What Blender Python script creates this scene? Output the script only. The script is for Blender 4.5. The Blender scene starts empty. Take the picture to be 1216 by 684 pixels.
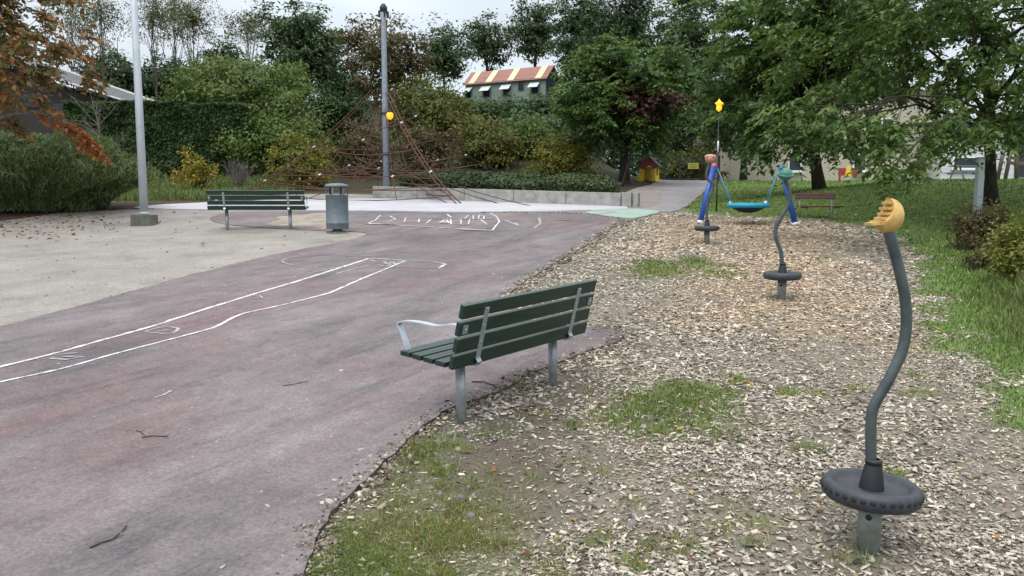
import bpy, math, random
import numpy as np
from mathutils import Vector, Matrix, noise as mnoise

R = math.radians
S = bpy.context.scene
COL = S.collection
random.seed(7)
RNG = np.random.default_rng(7)

# ------------------------------------------------------------------ camera
PITCH = 5.9
F, CX, CY = 936.0, 608.0, 342.0           # focal length in pixels of the 1216 x 684 photograph
CAMZ = 2.0
cam_d = bpy.data.cameras.new("camera")
cam_d.sensor_width = 36.0
cam_d.lens = 36.0 * F / 1216.0
cam_d.clip_start = 0.05
cam_d.clip_end = 1500
cam = bpy.data.objects.new("camera", cam_d)
COL.objects.link(cam)
cam.location = (0, 0, CAMZ)
cam.rotation_euler = (R(90 - PITCH), 0, 0)
S.camera = cam

# ------------------------------------------------------------------ sky and sun
SUN_EL, SUN_AZ = 58, 205                  # azimuth clockwise from +Y
w = bpy.data.worlds.new("World")
S.world = w
w.use_nodes = True
nt = w.node_tree
nt.nodes.clear()
wo = nt.nodes.new("ShaderNodeOutputWorld")
bg = nt.nodes.new("ShaderNodeBackground")
bg.inputs[1].default_value = 0.1
sky = nt.nodes.new("ShaderNodeTexSky")
sky.sky_type = 'NISHITA'
sky.sun_disc = False
sky.sun_elevation = R(SUN_EL)
sky.sun_rotation = R(SUN_AZ)
tc = nt.nodes.new("ShaderNodeTexCoord")
sep = nt.nodes.new("ShaderNodeSeparateXYZ")
nt.links.new(tc.outputs["Generated"], sep.inputs[0])
ramp = nt.nodes.new("ShaderNodeValToRGB")     # overcast cloud deck: brighter towards the zenith
ramp.color_ramp.elements[0].position = 0.0
ramp.color_ramp.elements[0].color = (.385, .425, .455, 1)
ramp.color_ramp.elements[1].position = 0.95
ramp.color_ramp.elements[1].color = (1, 1, 1, 1)
e = ramp.color_ramp.elements.new(0.6)
e.color = (.93, .96, .99, 1)
e = ramp.color_ramp.elements.new(0.35)
e.color = (.455, .500, .535, 1)
nt.links.new(sep.outputs[2], ramp.inputs[0])
nz = nt.nodes.new("ShaderNodeTexNoise")
mp = nt.nodes.new("ShaderNodeMapping")
mp.inputs["Scale"].default_value = (1.4, 1.4, 5.0)
nt.links.new(tc.outputs["Generated"], mp.inputs[0])
nt.links.new(mp.outputs[0], nz.inputs["Vector"])
nz.inputs["Scale"].default_value = 2.2
nz.inputs["Detail"].default_value = 6
mr = nt.nodes.new("ShaderNodeMapRange")
mr.inputs[1].default_value = .3
mr.inputs[2].default_value = .7
mr.inputs[3].default_value = 11.0
mr.inputs[4].default_value = 14.6
nt.links.new(nz.outputs["Fac"], mr.inputs[0])
vm = nt.nodes.new("ShaderNodeVectorMath")
vm.operation = 'SCALE'
nt.links.new(ramp.outputs[0], vm.inputs[0])
nt.links.new(mr.outputs[0], vm.inputs["Scale"])
mx = nt.nodes.new("ShaderNodeMix")
mx.data_type = 'RGBA'
mx.inputs[0].default_value = 0.92
nt.links.new(sky.outputs[0], mx.inputs[6])
nt.links.new(vm.outputs[0], mx.inputs[7])
nt.links.new(mx.outputs[2], bg.inputs[0])
nt.links.new(bg.outputs[0], wo.inputs[0])

sun_d = bpy.data.lights.new("sun", 'SUN')
sun_d.energy = 1.2
sun_d.angle = R(24)
sun_d.color = (1.0, .96, .91)
sun = bpy.data.objects.new("sun", sun_d)
COL.objects.link(sun)
_d = Vector((math.sin(R(SUN_AZ)) * math.cos(R(SUN_EL)), math.cos(R(SUN_AZ)) * math.cos(R(SUN_EL)), math.sin(R(SUN_EL))))
sun.rotation_euler = _d.to_track_quat('Z', 'Y').to_euler()

S.view_settings.view_transform = 'Standard'
S.view_settings.look = 'None'
S.view_settings.exposure = 0.62
S.view_settings.gamma = 1.0
S.view_settings.use_curve_mapping = False
S.render.engine = 'CYCLES'
S.cycles.max_bounces = 6
S.cycles.diffuse_bounces = 3
S.cycles.transmission_bounces = 3
S.cycles.transparent_max_bounces = 4


# ------------------------------------------------------------------ noise and terrain (numpy)
_P = np.random.default_rng(11).random((256, 256))


def vnoise(x, y, s=1.0, ox=0.0):
    x = np.asarray(x, float) * s + 37.3 + ox
    y = np.asarray(y, float) * s + 11.7 + ox * 1.7
    xi, yi = np.floor(x).astype(int), np.floor(y).astype(int)
    fx, fy = x - xi, y - yi
    fx, fy = fx * fx * (3 - 2 * fx), fy * fy * (3 - 2 * fy)
    g = lambda a, b: _P[a & 255, b & 255]
    return (g(xi, yi) * (1 - fx) + g(xi + 1, yi) * fx) * (1 - fy) + (g(xi, yi + 1) * (1 - fx) + g(xi + 1, yi + 1) * fx) * fy


def fbm(x, y, s=1.0, o=4, ox=0.0):
    t, a, n = 0, .5, 0
    for k in range(o):
        t = t + a * vnoise(x, y, s * 2 ** k, ox + 5.1 * k)
        n += a
        a *= .5
    return t / n


def sst(a, b, x):
    t = np.clip((np.asarray(x, float) - a) / (b - a), 0, 1)
    return t * t * (3 - 2 * t)


EDGE = np.array([(2.6, -6), (3.0, 2), (3.5, 5.4), (4.2, 7.9), (5.6, 11), (6.9, 13.7), (8.0, 17.6), (7.2, 19.3),
                 (4.6, 20.6), (5.0, 23.5), (7.0, 29), (9.2, 36), (12.5, 46)], float)   # where the grass mound begins


def seg_dist(x, y, P):
    best = np.full(np.shape(x), 1e9)
    for a, b in zip(P[:-1], P[1:]):
        d = b - a
        t = np.clip(((x - a[0]) * d[0] + (y - a[1]) * d[1]) / (d @ d), 0, 1)
        best = np.minimum(best, np.hypot(x - a[0] - t * d[0], y - a[1] - t * d[1]))
    return best


def in_poly(x, y, P):
    ins = np.zeros(np.shape(x), bool)
    n = len(P)
    for i in range(n):
        x0, y0 = P[i]
        x1, y1 = P[(i + 1) % n]
        c = ((y0 > y) != (y1 > y))
        with np.errstate(divide='ignore', invalid='ignore'):
            xx = (x1 - x0) * (y - y0) / ((y1 - y0) if y1 != y0 else 1e-9) + x0
        ins ^= c & (x < xx)
    return ins


GRASS_POLY = np.vstack([EDGE, [(80, 46), (80, -6)]])


def grass_d(x, y):
    """signed distance into the grass mound on the right (positive inside)"""
    d = seg_dist(x, y, EDGE)
    return np.where(in_poly(x, y, GRASS_POLY), d, -d)


def T(x, y):
    x = np.asarray(x, float)
    y = np.asarray(y, float)
    z = .0875 * np.minimum(y, 36) + .02 * np.maximum(y - 36, 0) * (y < 120) + 1.68 * (y >= 120)
    z = np.where(y < -8, -.7, z)
    hm = (1 - sst(1.5, 7.5, x)) * (.35 + .65 * sst(-30, -9, x))
    z = z + 5.9 * sst(29, 58, y) * hm
    gd = grass_d(x, y)
    z = z + .80 * sst(0, 7, gd) * (1 - sst(21, 33, y))
    z = z + np.where(gd > 0, .10 * (fbm(x, y, .55) - .5) * sst(0, 1.5, gd), 0)
    return z


def Tz(x, y):
    return float(T(np.array([x]), np.array([y]))[0])


_c, _s = math.cos(R(PITCH)), math.sin(R(PITCH))


def ray(px, py):
    u, v = (px - CX) / F, (CY - py) / F
    return Vector((u, _c + v * _s, -_s + v * _c))


def at(px, py, Y):
    d = ray(px, py)
    return Vector((0, 0, CAMZ)) + d * (Y / d.y)


def G(px, py):
    """ground point seen at a pixel of the photograph"""
    d = ray(px, py)
    t = np.arange(1.5, 75, .02)
    h = CAMZ + d.z * t - T(d.x * t, d.y * t)
    i = np.argmax(h < 0)
    t0 = t[i] if h[i] < 0 else 70.0
    return Vector((d.x * t0, d.y * t0, Tz(d.x * t0, d.y * t0)))


# ------------------------------------------------------------------ object helpers
def tag(o, label=None, cat=None, group=None, kind=None):
    if label: o["label"] = label
    if cat: o["category"] = cat
    if group: o["group"] = group
    if kind: o["kind"] = kind
    return o


def empty(name, loc, rz=0.0):
    o = bpy.data.objects.new(name, None)
    COL.objects.link(o)
    o.location = loc
    o.rotation_euler = (0, 0, rz)
    o.empty_display_size = .2
    return o


def np_mesh(name, V, Fc, mat, parent=None, smooth=False, color=None, loc=None):
    """mesh from arrays; Fc is an (n,k) array of equal sized faces"""
    me = bpy.data.meshes.new(name)
    V = np.asarray(V, np.float32)
    Fc = np.asarray(Fc, np.int32)
    k = Fc.shape[1]
    me.vertices.add(len(V))
    me.vertices.foreach_set("co", V.ravel())
    me.loops.add(Fc.size)
    me.loops.foreach_set("vertex_index", Fc.ravel())
    me.polygons.add(len(Fc))
    me.polygons.foreach_set("loop_start", np.arange(0, Fc.size, k, dtype=np.int32))
    me.update(calc_edges=True)
    if smooth:
        me.polygons.foreach_set("use_smooth", np.ones(len(Fc), bool))
    if color is not None:
        a = me.color_attributes.new("tint", 'FLOAT_COLOR', 'POINT')
        c4 = np.ones((len(V), 4), np.float32)
        c4[:, :3] = color
        a.data.foreach_set("color", c4.ravel())
    me.materials.append(mat)
    o = bpy.data.objects.new(name, me)
    COL.objects.link(o)
    if parent: o.parent = parent
    if loc is not None: o.location = loc
    return o


class MB:
    def __init__(s):
        s.v, s.f, s.sm = [], [], []

    def add(s, vs, fs, smooth=False, M=None):
        b = len(s.v)
        for p in vs:
            p = Vector(p)
            s.v.append(M @ p if M is not None else p)
        for f in fs:
            s.f.append([b + i for i in f])
            s.sm.append(smooth)

    def box(s, c, d, M=None, taper=1.0):
        x, y, z = d[0] / 2, d[1] / 2, d[2] / 2
        t = taper
        vs = [(-x, -y, -z), (x, -y, -z), (x, y, -z), (-x, y, -z), (-x * t, -y * t, z), (x * t, -y * t, z), (x * t, y * t, z), (-x * t, y * t, z)]
        m = Matrix.Translation(Vector(c))
        if M is not None: m = m @ M.to_4x4()
        s.add(vs, [(0, 3, 2, 1), (4, 5, 6, 7), (0, 1, 5, 4), (1, 2, 6, 5), (2, 3, 7, 6), (3, 0, 4, 7)], False, m)

    def tube(s, path, rad, n=8, cap=True, smooth=True):
        path = [Vector(p) for p in path]
        if not hasattr(rad, '__len__'): rad = [rad] * len(path)
        vs, fs = [], []
        t0 = (path[1] - path[0]).normalized()
        u = t0.orthogonal().normalized()
        for i, p in enumerate(path):
            t = (path[min(i + 1, len(path) - 1)] - path[max(i - 1, 0)]).normalized()
            u = (u - t * u.dot(t))
            u = u.normalized() if u.length > 1e-6 else t.orthogonal().normalized()
            v = t.cross(u)
            for k in range(n):
                a = 2 * math.pi * k / n
                vs.append(p + (u * math.cos(a) + v * math.sin(a)) * rad[i])
        for i in range(len(path) - 1):
            for k in range(n):
                k2 = (k + 1) % n
                fs.append((i * n + k, i * n + k2, (i + 1) * n + k2, (i + 1) * n + k))
        s.add(vs, fs, smooth)
        if cap:
            b = len(s.v) - len(vs)
            s.f.append([b + k for k in reversed(range(n))]); s.sm.append(False)
            s.f.append([b + (len(path) - 1) * n + k for k in range(n)]); s.sm.append(False)

    def strip(s, path, width_dir, wd, th):
        """flat bar swept along a path, width along width_dir"""
        path = [Vector(p) for p in path]
        wv = Vector(width_dir).normalized()
        vs, fs = [], []
        for i, p in enumerate(path):
            t = (path[min(i + 1, len(path) - 1)] - path[max(i - 1, 0)]).normalized()
            nrm = t.cross(wv).normalized()
            for a, b in ((-1, -1), (1, -1), (1, 1), (-1, 1)):
                vs.append(p + wv * (a * wd / 2) + nrm * (b * th / 2))
        n = len(path)
        for i in range(n - 1):
            for k in range(4):
                k2 = (k + 1) % 4
                fs.append((i * 4 + k, i * 4 + k2, i * 4 + 4 + k2, i * 4 + 4 + k))
        fs.append((3, 2, 1, 0))
        fs.append(tuple((n - 1) * 4 + k for k in range(4)))
        s.add(vs, fs)

    def lathe(s, prof, n=32, M=None, smooth=True):
        vs, fs = [], []
        for r, z in prof:
            for k in range(n):
                a = 2 * math.pi * k / n
                vs.append((r * math.cos(a), r * math.sin(a), z))
        for i in range(len(prof) - 1):
            for k in range(n):
                k2 = (k + 1) % n
                fs.append((i * n + k, i * n + k2, (i + 1) * n + k2, (i + 1) * n + k))
        s.add(vs, fs, smooth, M)

    def ball(s, c, r, n=16, m=10, fn=None):
        """ellipsoid, radii r (3), optional vertex function"""
        vs, fs = [], []
        for i in range(m + 1):
            th = math.pi * i / m
            for k in range(n):
                a = 2 * math.pi * k / n
                p = Vector((r[0] * math.sin(th) * math.cos(a), r[1] * math.sin(th) * math.sin(a), r[2] * math.cos(th)))
                if fn: p = fn(p)
                vs.append(p + Vector(c))
        for i in range(m):
            for k in range(n):
                k2 = (k + 1) % n
                fs.append((i * n + k, (i + 1) * n + k, (i + 1) * n + k2, i * n + k2))
        s.add(vs, fs, True)

    def build(s, name, mat, parent=None, bevel=0.0, loc=None):
        me = bpy.data.meshes.new(name)
        me.from_pydata([tuple(p) for p in s.v], [], s.f)
        me.polygons.foreach_set("use_smooth", s.sm)
        me.materials.append(mat)
        me.update()
        o = bpy.data.objects.new(name, me)
        COL.objects.link(o)
        if parent: o.parent = parent
        if loc is not None: o.location = loc
        if bevel:
            b = o.modifiers.new("bevel", 'BEVEL')
            b.width = bevel
            b.segments = 2
            b.limit_method = 'ANGLE'
            b.angle_limit = R(40)
        return o


def copy_tree(o, parent=None):
    c = o.copy()
    COL.objects.link(c)
    c.parent = parent
    for ch in [k for k in bpy.data.objects if k.parent == o]:
        copy_tree(ch, c)
    return c


# ------------------------------------------------------------------ materials
def mat_new(name):
    m = bpy.data.materials.new(name)
    m.use_nodes = True
    n = m.node_tree
    p = n.nodes["Principled BSDF"]
    return m, n, p


def nd(n, t, **kw):
    o = n.nodes.new(t)
    for k, v in kw.items():
        setattr(o, k, v)
    return o


def noise_node(n, scale, detail=4, rough=.55, vec=None, dist=0.0):
    t = nd(n, "ShaderNodeTexNoise")
    t.inputs["Scale"].default_value = scale
    t.inputs["Detail"].default_value = detail
    t.inputs["Roughness"].default_value = rough
    t.inputs["Distortion"].default_value = dist
    if vec is not None: n.links.new(vec, t.inputs["Vector"])
    return t


def ramp_node(n, fac, stops):
    r = nd(n, "ShaderNodeValToRGB")
    el = r.color_ramp.elements
    el[0].position, el[0].color = stops[0][0], (*stops[0][1], 1)
    el[1].position, el[1].color = stops[-1][0], (*stops[-1][1], 1)
    for p, c in stops[1:-1]:
        q = el.new(p)
        q.color = (*c, 1)
    n.links.new(fac, r.inputs[0])
    return r


def mix_node(n, fac, a, b, mode='MIX'):
    m = nd(n, "ShaderNodeMix", data_type='RGBA', blend_type=mode)
    for i, v in ((0, fac), (6, a), (7, b)):
        if hasattr(v, "is_linked"): n.links.new(v, m.inputs[i])
        elif i == 0: m.inputs[0].default_value = v
        else: m.inputs[i].default_value = (*v, 1)
    return m.outputs[2]


def bump(n, p, h, strength=.3, dist=.01):
    b = nd(n, "ShaderNodeBump")
    b.inputs["Strength"].default_value = strength
    b.inputs["Distance"].default_value = dist
    n.links.new(h, b.inputs["Height"])
    n.links.new(b.outputs[0], p.inputs["Normal"])


def simple(name, c1, c2=None, scale=8, rough=.6, metal=0.0, bmp=.0, spec=.5, stretch=None):
    """painted / metal / plastic surface with uneven tone"""
    m, n, p = mat_new(name)
    c2 = c2 or tuple(x * .75 for x in c1)
    t = nd(n, "ShaderNodeTexCoord")
    v = t.outputs["Object"]
    if stretch:
        mpn = nd(n, "ShaderNodeMapping")
        mpn.inputs["Scale"].default_value = stretch
        n.links.new(v, mpn.inputs[0])
        v = mpn.outputs[0]
    a = noise_node(n, scale, 6, .6, v)
    r = ramp_node(n, a.outputs[0], [(.32, c2), (.66, c1)])
    n.links.new(r.outputs[0], p.inputs["Base Color"])
    p.inputs["Roughness"].default_value = rough
    p.inputs["Metallic"].default_value = metal
    p.inputs["Specular IOR Level"].default_value = spec
    if bmp: bump(n, p, a.outputs[0], bmp, .004)
    return m


def glow(name, c, s):
    m, n, p = mat_new(name)
    p.inputs["Base Color"].default_value = (*c, 1)
    p.inputs["Emission Color"].default_value = (*c, 1)
    p.inputs["Emission Strength"].default_value = s
    return m


def foliage(name, cols, trans=.3, rough=.55, patch=.5, pcol=None):
    """leaves: hue varies leaf by leaf and bough by bough"""
    m, n, p = mat_new(name)
    g = nd(n, "ShaderNodeNewGeometry")
    t = nd(n, "ShaderNodeTexCoord")
    k = len(cols) - 1
    r = ramp_node(n, g.outputs["Random Per Island"], [(i / k, c) for i, c in enumerate(cols)])
    a = noise_node(n, patch, 3, .6, t.outputs["Object"])
    pr = nd(n, "ShaderNodeMapRange")
    pr.inputs[1].default_value, pr.inputs[2].default_value = .42, .66
    n.links.new(a.outputs[0], pr.inputs[0])
    base = cols[k // 2]
    pc = pcol or tuple(min(1, x * f) for x, f in zip(base, (1.5, 1.35, .9)))
    ms = nd(n, "ShaderNodeMath", operation='MULTIPLY')
    n.links.new(pr.outputs[0], ms.inputs[0])
    ms.inputs[1].default_value = .65
    c = mix_node(n, ms.outputs[0], r.outputs[0], pc)
    n.links.new(c, p.inputs["Base Color"])
    p.inputs["Roughness"].default_value = rough
    p.inputs["Specular IOR Level"].default_value = .35
    tr = nd(n, "ShaderNodeBsdfTranslucent")
    n.links.new(c, tr.inputs[0])
    mxs = nd(n, "ShaderNodeMixShader")
    mxs.inputs[0].default_value = trans
    n.links.new(p.outputs[0], mxs.inputs[1])
    n.links.new(tr.outputs[0], mxs.inputs[2])
    n.links.new(mxs.outputs[0], n.nodes["Material Output"].inputs[0])
    return m


def tint_mat(name, rough=.85, island=.35, fine=60, fstr=.25, bmp=.4, trans=0.0):
    """colour from the mesh's own albedo attribute, varied piece by piece and with fine grain"""
    m, n, p = mat_new(name)
    a = nd(n, "ShaderNodeAttribute", attribute_name="tint")
    t = nd(n, "ShaderNodeTexCoord")
    c = a.outputs["Color"]
    if island:
        g = nd(n, "ShaderNodeNewGeometry")
        q = nd(n, "ShaderNodeMapRange")
        q.inputs[3].default_value, q.inputs[4].default_value = 1 - island, 1 + island
        n.links.new(g.outputs["Random Per Island"], q.inputs[0])
        v = nd(n, "ShaderNodeVectorMath", operation='SCALE')
        n.links.new(c, v.inputs[0])
        n.links.new(q.outputs[0], v.inputs["Scale"])
        c = v.outputs[0]
    if fine:
        f = noise_node(n, fine, 5, .65, t.outputs["Object"])
        q = nd(n, "ShaderNodeMapRange")
        q.inputs[1].default_value, q.inputs[2].default_value = .3, .7
        q.inputs[3].default_value, q.inputs[4].default_value = 1 - fstr, 1 + fstr
        n.links.new(f.outputs[0], q.inputs[0])
        v = nd(n, "ShaderNodeVectorMath", operation='SCALE')
        n.links.new(c, v.inputs[0])
        n.links.new(q.outputs[0], v.inputs["Scale"])
        c = v.outputs[0]
        if bmp: bump(n, p, f.outputs[0], bmp, .012)
    n.links.new(c, p.inputs["Base Color"])
    p.inputs["Roughness"].default_value = rough
    p.inputs["Specular IOR Level"].default_value = .25
    if trans:
        tr = nd(n, "ShaderNodeBsdfTranslucent")
        n.links.new(c, tr.inputs[0])
        mxs = nd(n, "ShaderNodeMixShader")
        mxs.inputs[0].default_value = trans
        n.links.new(p.outputs[0], mxs.inputs[1])
        n.links.new(tr.outputs[0], mxs.inputs[2])
        n.links.new(mxs.outputs[0], n.nodes["Material Output"].inputs[0])
    return m


def streaks(n, o, ang, scale):
    a = nd(n, "ShaderNodeMapping")
    a.inputs["Rotation"].default_value = (0, 0, R(-ang))
    n.links.new(o, a.inputs[0])
    b = nd(n, "ShaderNodeMapping")
    b.inputs["Scale"].default_value = scale
    n.links.new(a.outputs[0], b.inputs[0])
    return b.outputs[0]


def asphalt_mat():
    m, n, p = mat_new("worn_red_asphalt")
    t = nd(n, "ShaderNodeTexCoord")
    o = t.outputs["Object"]
    big = noise_node(n, .8, 9, .66, streaks(n, o, 66, (.40, 1.1, 1)), .5)     # wear runs along the chalk lanes
    base = ramp_node(n, big.outputs[0], [(.30, (.092, .084, .088)), (.43, (.140, .126, .130)), (.55, (.178, .158, .163)), (.70, (.225, .202, .206))])
    red = noise_node(n, .62, 9, .70, streaks(n, o, 75, (.55, 1.0, 1)), .7)
    rr = ramp_node(n, red.outputs[0], [(.47, (0, 0, 0)), (.68, (.62, .62, .62))])
    c = mix_node(n, rr.outputs[0], base.outputs[0], (.180, .108, .114))
    dk = noise_node(n, 1.3, 10, .74, streaks(n, o, 58, (.5, 3.2, 1)), .3)
    dr = ramp_node(n, dk.outputs[0], [(.34, (.60, .62, .64)), (.47, (.96, .96, .97)), (.60, (1.0, 1.0, 1.0)), (.74, (1.38, 1.37, 1.36))])
    c = mix_node(n, .85, c, dr.outputs[0], 'MULTIPLY')
    mid = noise_node(n, 3.2, 12, .82, o)
    mrr = ramp_node(n, mid.outputs[0], [(.30, (.62, .62, .63)), (.5, (1, 1, 1)), (.70, (1.34, 1.34, 1.33))])
    c = mix_node(n, .8, c, mrr.outputs[0], 'MULTIPLY')
    fine = noise_node(n, 42, 8, .85, o)
    fr = ramp_node(n, fine.outputs[0], [(.38, (.60, .60, .60)), (.5, (1, 1, 1)), (.62, (1.45, 1.44, 1.42))])
    c = mix_node(n, .8, c, fr.outputs[0], 'MULTIPLY')
    vo = nd(n, "ShaderNodeTexVoronoi")
    vo.inputs["Scale"].default_value = 7
    n.links.new(o, vo.inputs["Vector"])
    sp = nd(n, "ShaderNodeMath", operation='LESS_THAN')
    sp.inputs[1].default_value = .05
    n.links.new(vo.outputs["Distance"], sp.inputs[0])
    c = mix_node(n, sp.outputs[0], c, (.42, .40, .39))
    n.links.new(c, p.inputs["Base Color"])
    p.inputs["Roughness"].default_value = .85
    p.inputs["Specular IOR Level"].default_value = .3
    hb = noise_node(n, 110, 4, .75, o)
    bump(n, p, hb.outputs[0], .5, .008)
    return m


def speckled(name, stops, scale, fine=70, fs=.3, bm=.4, rough=.9):
    m, n, p = mat_new(name)
    t = nd(n, "ShaderNodeTexCoord")
    o = t.outputs["Object"]
    a = noise_node(n, scale, 8, .66, o, .4)
    r = ramp_node(n, a.outputs[0], stops)
    f = noise_node(n, fine, 5, .7, o)
    fr = ramp_node(n, f.outputs[0], [(.28, (1 - fs,) * 3), (.72, (1 + fs,) * 3)])
    c = mix_node(n, 1.0, r.outputs[0], fr.outputs[0], 'MULTIPLY')
    n.links.new(c, p.inputs["Base Color"])
    p.inputs["Roughness"].default_value = rough
    p.inputs["Specular IOR Level"].default_value = .25
    bump(n, p, f.outputs[0], bm, .01)
    return m


def bark(name, a, b, horiz=False):
    return simple(name, a, b, 6, .95, 0, .9, .2, (1, 1, 5) if horiz else (4, 4, .7))


def wood_paint(name, c):
    return simple(name, c, tuple(x * .62 for x in c), 5, .38, 0, .12, .5, (.6, 9, 9))


M_ASPH = asphalt_mat()
M_ASPHE = speckled("broken_asphalt_edge", [(.3, (.05, .045, .043)), (.7, (.115, .10, .095))], 9, 60, .4, .8)
M_SAND = speckled("pale_sand", [(.28, (.195, .180, .162)), (.5, (.262, .247, .226)), (.72, (.315, .300, .280))], 1.3, 34, .40, .9)
M_SANDY = speckled("spilled_sand", [(.3, (.19, .155, .135)), (.55, (.30, .262, .22)), (.7, (.36, .32, .27))], 2, 50, .2, .4)
M_PLAZA = speckled("pale_painted_asphalt", [(.3, (.37, .37, .405)), (.7, (.47, .47, .505))], 1.2, 50, .12, .3)
M_GREENP = speckled("faded_green_paint", [(.34, (.25, .25, .25)), (.5, (.27, .36, .31)), (.7, (.31, .43, .37))], 1.4, 50, .15, .3)
M_PATH = speckled("grey_path_asphalt", [(.3, (.20, .19, .20)), (.7, (.27, .26, .27))], .9, 50, .2, .4)
M_PATHR = speckled("dusty_path_gravel", [(.3, (.19, .165, .155)), (.7, (.27, .245, .23))], .9, 50, .25, .5)
M_MULCH = speckled("dark_bark_mulch", [(.3, (.03, .018, .014)), (.7, (.09, .052, .04))], 6, 60, .5, .9)
M_GROUND = tint_mat("ground_soil", .95, 0, 45, .38, .8)
M_CHIP = tint_mat("wood_chip", .85, .42, 0, 0, 0)
M_GRASS = tint_mat("grass_blades", .6, .38, 0, 0, 0, .25)
M_LITTER = tint_mat("dry_leaf", .75, .35, 0, 0, 0, .2)
M_STONE = tint_mat("gravel_stone", .8, .3, 90, .2, .3)
M_CHALK = speckled("chalk_line_white", [(.36, (.26, .245, .255)), (.50, (.56, .555, .575)), (.64, (.70, .70, .73))], 9, 70, .4, .1)
M_CHALKF = speckled("chalk_line_faint", [(.36, (.25, .23, .24)), (.62, (.42, .40, .42))], 16, 120, .25, .1)
M_GALV = simple("galvanised_steel", (.36, .40, .43), (.24, .27, .30), 14, .42, .55, .05)
M_GALVB = simple("galvanised_steel_blue", (.30, .35, .40), (.20, .25, .29), 10, .5, .35, .05)
M_STRAP = simple("zinc_strap", (.38, .43, .47), (.25, .29, .32), 30, .4, .5, .05)
M_ARM = simple("pale_grey_enamel", (.50, .56, .62), (.38, .44, .50), 12, .4, .2, .03)
M_SLAT = simple("dark_green_painted_wood", (.014, .042, .034), (.006, .020, .016), 5, .36, 0, .15, .5, (.8, 9, 9))
M_POLEW = simple("pale_grey_painted_pole", (.50, .55, .60), (.40, .45, .50), 3, .5, .1, .03)
M_CONC = simple("weathered_concrete", (.36, .355, .33), (.22, .22, .205), 5, .9, 0, .4)
M_CONCD = simple("dark_concrete", (.15, .145, .125), (.09, .09, .075), 7, .92, 0, .5)
M_BIN = simple("blue_grey_bin_paint", (.15, .185, .21), (.105, .135, .155), 9, .5, .15, .05)
M_BLACK = simple("black_rubber", (.016, .018, .023), (.009, .010, .013), 20, .5, 0, .15)
M_HOLE = simple("hole_shade_black", (.007, .008, .010), (.005, .005, .006), 20, .7)  # black standing for the shade inside the spinner ring's holes
M_TYRE = simple("worn_tyre_rubber", (.040, .047, .060), (.022, .026, .034), 20, .55, 0, .2)
M_DARK = simple("dark_metal", (.02, .021, .022), (.012, .012, .013), 15, .5)
M_PIPE = simple("dark_grey_pipe", (.098, .118, .126), (.046, .060, .066), 9, .42, .3, .08)
M_POST = simple("grey_post", (.27, .30, .295), (.15, .165, .155), 11, .5, .35, .05)
M_MOON = simple("worn_yellow_plastic", (.66, .45, .15), (.46, .27, .08), 16, .5, 0, .05)
M_TEAL = simple("green_plastic", (.05, .20, .14), (.035, .15, .11), 25, .45)
M_SALM = simple("salmon_plastic", (.52, .27, .19), (.42, .2, .14), 25, .5)
M_BLUE = simple("blue_paint", (.014, .095, .43), (.008, .055, .28), 8, .38, 0, .02)
M_CYAN = simple("turquoise_rope", (.015, .34, .54), (.008, .24, .40), 40, .6, 0, .2)
M_CYANR = simple("turquoise_cord", (.10, .28, .32), (.06, .2, .24), 60, .7, 0, .2)
M_NAVY = simple("navy_net", (.015, .03, .07), (.008, .016, .04), 40, .8, 0, .2)
M_WHITE = simple("white_plastic", (.72, .74, .76), (.6, .62, .64), 10, .45)
M_PINK = simple("pink_plastic", (.55, .14, .17), (.45, .10, .13), 10, .45)
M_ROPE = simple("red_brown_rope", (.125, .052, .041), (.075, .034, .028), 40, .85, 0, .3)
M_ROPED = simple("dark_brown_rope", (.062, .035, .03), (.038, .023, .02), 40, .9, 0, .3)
M_REDW = wood_paint("red_brown_wood", (.11, .030, .026))
M_HUTG = simple("pale_green_boards", (.20, .265, .215), (.155, .21, .17), 3, .7, 0, .2, .4, (14, 14, .3))
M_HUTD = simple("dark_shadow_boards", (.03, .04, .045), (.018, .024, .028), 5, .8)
M_CREAMP = simple("cream_roof_sheet", (.60, .57, .38), (.5, .46, .29), 2, .5)
M_GLASSD = simple("dark_window_glass", (.02, .028, .034), (.012, .017, .02), 2, .08)
M_AWN = simple("white_awning", (.60, .64, .66), (.42, .47, .50), 6, .6)
M_TRIM = simple("grey_window_trim", (.16, .2, .22), (.12, .15, .17), 6, .6)
M_CREAMW = speckled("cream_render", [(.3, (.40, .36, .30)), (.7, (.47, .43, .36))], .6, 8, .1, .2)
M_WHITEW = simple("white_cladding", (.58, .60, .62), (.5, .52, .54), 1.5, .6, 0, .05)
M_WHITEF = simple("white_frame", (.74, .75, .76), (.66, .67, .68), 4, .5)
M_TIMB = wood_paint("weathered_timber", (.12, .085, .07))
M_YEL = simple("yellow_plastic", (.80, .55, .04), (.70, .46, .03), 6, .45)
M_REDP = simple("red_plastic", (.33, .035, .035), (.27, .028, .028), 6, .5)
M_ROOFG = simple("grey_roof_sheet", (.085, .092, .10), (.055, .06, .066), 1.5, .6, 0, .1)
M_BROWNW = simple("dark_brown_cladding", (.030, .024, .022), (.02, .016, .015), 1.2, .8)
M_BARKD = bark("dark_bark", (.060, .050, .042), (.026, .022, .019))
M_BARKG = bark("grey_bark", (.13, .12, .105), (.06, .055, .05))
M_BIRCH = simple("birch_bark", (.42, .41, .39), (.10, .095, .09), 5, .8, 0, .2, .3, (2, 2, 5))
M_TWIG = simple("dry_twig", (.055, .045, .040), (.035, .028, .025), 20, .9)
M_TWIGG = simple("grey_twig", (.17, .15, .14), (.11, .095, .09), 20, .9)
M_AMBER = glow("amber_lamp_glass", (1.0, .46, .02), .72)
M_ORANGEL = glow("orange_lamp_glass", (1.0, .36, .02), .95)


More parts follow.
